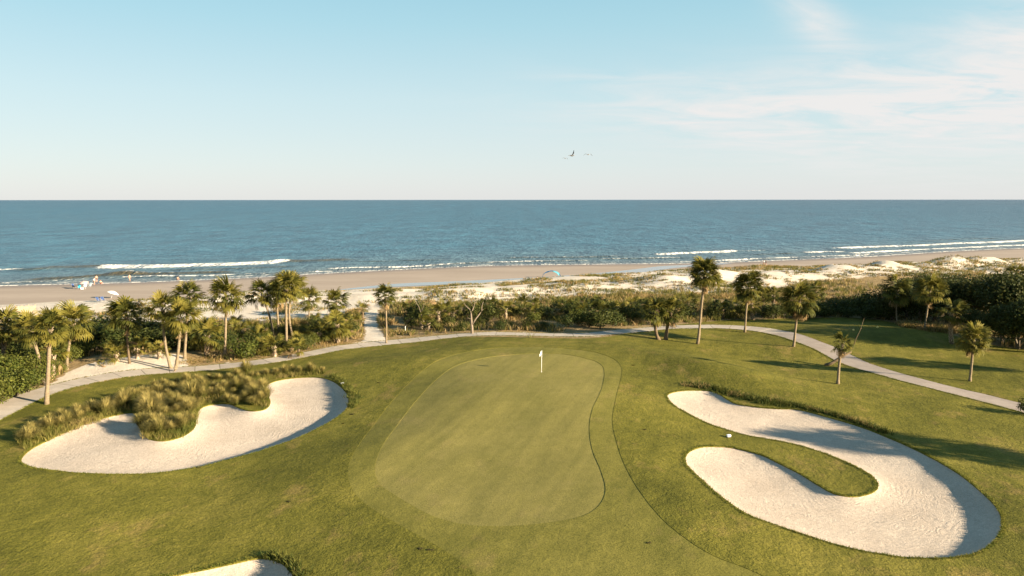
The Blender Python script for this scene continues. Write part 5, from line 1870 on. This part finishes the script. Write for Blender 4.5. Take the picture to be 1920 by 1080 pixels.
# arched wind canopy
x0, y0, z0 = bpos(1017, 522); x1, y1, z1 = bpos(1051, 521)
w = math.hypot(x1 - x0, y1 - y0)
rt = empty("wind_canopy", (x0, y0, z0), math.atan2(y1 - y0, x1 - x0), label="arched blue and aqua beach canopy flying on a bent pole by the tidal channel", cat="beach canopy")
arc = []
for i in range(25):
    t = i / 24
    a = math.pi * (1 - t)
    arc.append((w / 2 + w / 2 * math.cos(a), 0, 1.75 * math.sin(a) ** 0.8 if 0 < i < 24 else 0))
MB().tube(arc, [.045] * 25, 8).build("arch_pole", "canopy_blue", rt)


def cloth(name, i0, i1, mat, len0, len1, dy):
    V = []; F = []
    rows = 7
    for i in range(i0, i1 + 1):
        t = (i - i0) / (i1 - i0)
        ln = len0 * (1 - t) + len1 * t
        px_, _, pz = arc[i]
        for j in range(rows):
            s = j / (rows - 1)
            V.append((px_ - 0.10 * ln * s + 0.03 * math.sin(5 * s + i), dy * s * ln * .9 + 0.06 * math.sin(7 * s + i * .6), pz - ln * s * .62 + 0.05 * math.sin(6 * s + i * .5)))
    m = rows
    for i in range(i1 - i0):
        for j in range(rows - 1): F.append((i * m + j, i * m + j + 1, (i + 1) * m + j + 1, (i + 1) * m + j))
    me = bpy.data.meshes.new(name); me.from_pydata(V, [], F); me.materials.append(MATS[mat]); me.update()
    me.polygons.foreach_set('use_smooth', np.ones(len(me.polygons), bool))
    o = obj(name, me, rt); o.modifiers.new("s", 'SOLIDIFY').thickness = 0.012


cloth("blue_panel", 1, 10, "canopy_blue", 0.35, 0.45, 0.7)
cloth("aqua_panel", 13, 20, "canopy_aqua", 0.4, 1.1, -0.2)
cloth("blue_edge", 9, 23, "canopy_blue", 0.22, 0.32, 0.3)
x, y, z = bpos(1004, 528)
rt = empty("beach_bag", (x, y, z), 0.2, label="dark beach bag on the sand beside the person near the canopy", cat="bag")
MB().tube([(0, 0, 0), (0, 0, .2), (0, 0, .38)], [.28, .3, .22], 10).build("bag_body", "cloth_dark", rt)
MB().tube([(-.2, 0, .36), (-.12, 0, .58), (.12, 0, .58), (.2, 0, .36)], [.015] * 4, 6).build("strap", "cloth_navy", rt)


PLACES_MID = [(745, "right beside the footpath palm"), (778, "between the footpath palm and the bare sapling"), (830, "around the bare twisted sapling"), (868, "just left of the forked dead tree"),
              (912, "just right of the forked dead tree"), (965, "behind the back left of the green"), (1012, "straight behind the flag"), (1062, "behind the path right of the flag"), (1112, "behind the green's back right"),
              (1158, "where the path starts to bend"), (1206, "in the shade left of the two stout palms"), (1262, "behind the two stout palms"), (1315, "behind the tallest palm's trunk"), (1410, "around the wavy-trunked palm's back")]
PLACES_LEFT = [(70, "below the far left palms"), (160, "behind the left end of the white sand"), (232, "behind the leaning low palmetto"), (300, "behind the slim sand palm"), (382, "around the path-edge palms"),
               (432, "around the lone straight palm"), (486, "just right of the round bright bush"), (545, "under the central palm cluster"), (592, "right of the central palm cluster"), (640, "around the squat white-footed palm"), (720, "on the left of the sandy footpath")]
PLACES_RIGHT = [(1480, "just left of the shaggy palm"), (1545, "right of the shaggy palm"), (1602, "behind the left tee marker"), (1670, "behind the right tee marker")]
PLACES_WOOD = [(1705, "around the wood's end palm"), (1755, "around the yellowed palm"), (1802, "around the palm buried in the wood"), (1850, "behind the golden-crowned palm"), (1900, "right of the golden-crowned palm"), (9999, "at the very edge of the picture")]
PLACES_BANK = [(258, "at its left end"), (285, "above the bunker's dark notch"), (305, "at the tongue's root, left"), (325, "left of the tongue's root centre"), (345, "right of the tongue's root centre"), (365, "at the tongue's right shoulder"), (385, "right of the tongue's shoulder"), (405, "above the bunker's middle bay"), (422, "right above the middle bay"), (440, "before the small point"), (458, "at the small point's left"), (475, "on the small point"), (9999, "on the small point's right edge")]
PLACES_BUNK = [(90, "at the left tip"), (150, "left part"), (240, "next to the sand's upper edge"), (300, "at the root of the tongue, left side"), (345, "at the middle of the tongue"), (400, "at the tongue's right side"), (450, "between tongue and small point"), (510, "on the small rounded point"), (560, "left half"), (640, "right half")]


def place(table, px):
    for lim_, txt in table:
        if px <= lim_: return txt
    return table[-1][1]


def refine_labels():
    look = {
        "palmettos in the scrub behind the green": ("palmetto", PLACES_MID), "bushes in the scrub belt behind the green": ("bush", PLACES_MID),
        "palmettos in the scrub left of the footpath": ("palmetto", PLACES_LEFT), "scrub bushes around the central palms": ("bush", PLACES_LEFT),
        "dark thicket bushes at left": ("dark thicket bush", PLACES_LEFT), "bright hedge bushes at lower left": ("bright green hedge bush", PLACES_LEFT),
        "low dark bushes behind the tee lawn": ("low dark bush", PLACES_RIGHT), "trees of the dark wood at right": ("dark evergreen tree", PLACES_WOOD),
        "cordgrass clumps on the right rim of the left bunker": ("low cordgrass clump", [(525, "on the bank left of the rim's top"), (556, "left part of the left bunker's far rim"), (582, "middle of the left bunker's far rim"), (9999, "right end of the left bunker's far rim")]),
        "cordgrass clumps on the left bunker's upper left bank": ("straw coloured cordgrass clump", [(75, "by the left tip of the left bunker"), (105, "near the left bunker's tip, upper side"), (135, "on the bank right of the bunker's tip"), (175, "halfway along the bunker's upper left bank"), (208, "before the wide planting on the bunker bank"), (9999, "touching the wide planting on the bunker bank")]),
        "yellow green bushes at the end of the white sand": ("yellow green bush", [(9999, "around the palm at the left end of the sand")]),
        "cordgrass clumps on the bunker tongue": ("golden cordgrass clump on the tongue", [(280, "at its left edge"), (292, "left of its middle"), (306, "left middle"), (324, "along its middle line"), (340, "right of its middle"), (9999, "at its right edge")]), "cordgrass clumps on the far bank of the left bunker": ("brown cordgrass clump on the far bank", PLACES_BANK)}
    sets = {}
    for o in bpy.data.objects:
        if o.parent or 'group' not in o.keys() or o['group'] not in look: continue
        base, tab = look[o['group']]
        bx_, by_ = px_of(o.location.x, o.location.y, o.location.z)
        adj = ""
        mats = {c.data.materials[0].name for c in o.children if c.type == 'MESH' and c.data.materials}
        if base == "palmetto":
            adj = "pale-footed " if "leaf_base" in mats else "low "
            nd = sum(1 for c in o.children if c.data.materials and c.data.materials[0].name == "palm_frond_dark")
            adj += "dark " if nd > 5 else "green "
        elif base == "bush":
            adj = "dark " if "shrub_leaf_dark" in mats else "bright green "
        pl = place(tab, bx_)
        sets.setdefault((o['group'], adj + base, pl), []).append((bx_, by_, o))
    for (g, b, pl), L_ in sets.items():
        L_.sort(key=lambda t: -t[1])
        n_ = len(L_)
        if n_ > 4:
            L_.sort(key=lambda t: t[0])
        words = {5: ["leftmost ", "second from left ", "central ", "second from right ", "rightmost "], 6: ["leftmost ", "second from left ", "third from left ", "third from right ", "second from right ", "rightmost "], 4: ["nearest ", "second nearest ", "third nearest ", "farthest "], 1: [""], 2: ["nearer ", "farther "], 3: ["nearest ", "middle ", "farthest "]}.get(n_, ["nearest ", "second nearest "] + ["middle "] * (n_ - 4) + ["second farthest ", "farthest "])
        for wd_, (bx_, by_, o) in zip(words, L_):
            o['label'] = " ".join((wd_ + b + " " + pl).split()[:16])


refine_labels()

# ------------------------------------------------------------------ birds
def bird(px, py, dist, label, wl, wr, heading, s=1.0, pitch=0.0):
    """wl, wr: (shoulder lift, tip lift) angles in radians for left and right wing"""
    u = (px - 960) / FPX; v = (py - 540) / FPX
    p = Vector((u, COSP - v * SINP, -(v * COSP + SINP))) * dist + Vector((0, 0, CAMZ))
    rt = empty("seabird", p, heading, label=label, cat="bird", group="seabirds flying over the sea")
    rt.rotation_euler = (pitch, 0, heading)
    rt.scale = (s, s, s)
    m = MB().tube([(0, .34, .0), (0, .22, .0), (0, .05, 0), (0, -.12, .0), (0, -.24, .03)], [.02, .07, .10, .085, .04], 10)
    m.build("body", "feather_white", rt)
    MB().ball((0, -.29, .05), (.05, .065, .05), 9, 7).build("head", "feather_white", rt)
    MB().tube([(0, -.33, .05), (0, -.40, .04), (0, -.46, .02)], [.018, .014, .004], 6).build("bill", "bird_bill", rt)
    MB().quadface([(-.03, .28, 0), (.03, .28, 0), (.10, .50, .0), (-.10, .50, 0)])
    t = MB(); t.box((0, .40, 0), (.14, .22, .012)); t.build("tail", "feather_white", rt, smooth=False)
    for sg, (a1, a2) in ((-1, wl), (1, wr)):
        q0 = Vector((sg * .05, -.06, .03))
        q1 = q0 + Vector((sg * .42 * math.cos(a1), -.06, .42 * math.sin(a1)))
        q2 = q1 + Vector((sg * .50 * math.cos(a2), .16, .50 * math.sin(a2)))
        for nm, A, B, ca, cb, mt in (("wing", q0, q1, .24, .22, "feather_grey"), ("wing_tip", q1, q2, .22, .05, "feather_dark")):
            m = MB()
            up = Vector((0, 0, .012))
            m.v = [tuple(A + up), tuple(A + Vector((0, ca, 0)) + up), tuple(B + Vector((0, cb, 0)) + up), tuple(B + up),
                   tuple(A - up), tuple(A + Vector((0, ca, 0)) - up), tuple(B + Vector((0, cb, 0)) - up), tuple(B - up)]
            m.f = [(0, 1, 2, 3), (7, 6, 5, 4), (0, 3, 7, 4), (1, 5, 6, 2), (3, 2, 6, 7), (0, 4, 5, 1)]
            m.build(nm, mt, rt, smooth=False)
    return rt


bird(1060, 297, 125, "lowest seabird, at the left of the three, wings arched down", (0.35, -0.35), (0.15, -0.9), 0.35, 0.62)
bird(1073, 292, 120, "middle seabird with one wing raised steeply", (0.1, -0.2), (0.95, 1.15), 0.9, 1.1)
bird(1103, 290, 125, "rightmost seabird, apart from the other two, wings drooping", (0.25, -0.6), (0.2, -0.75), 0.2, 0.95)
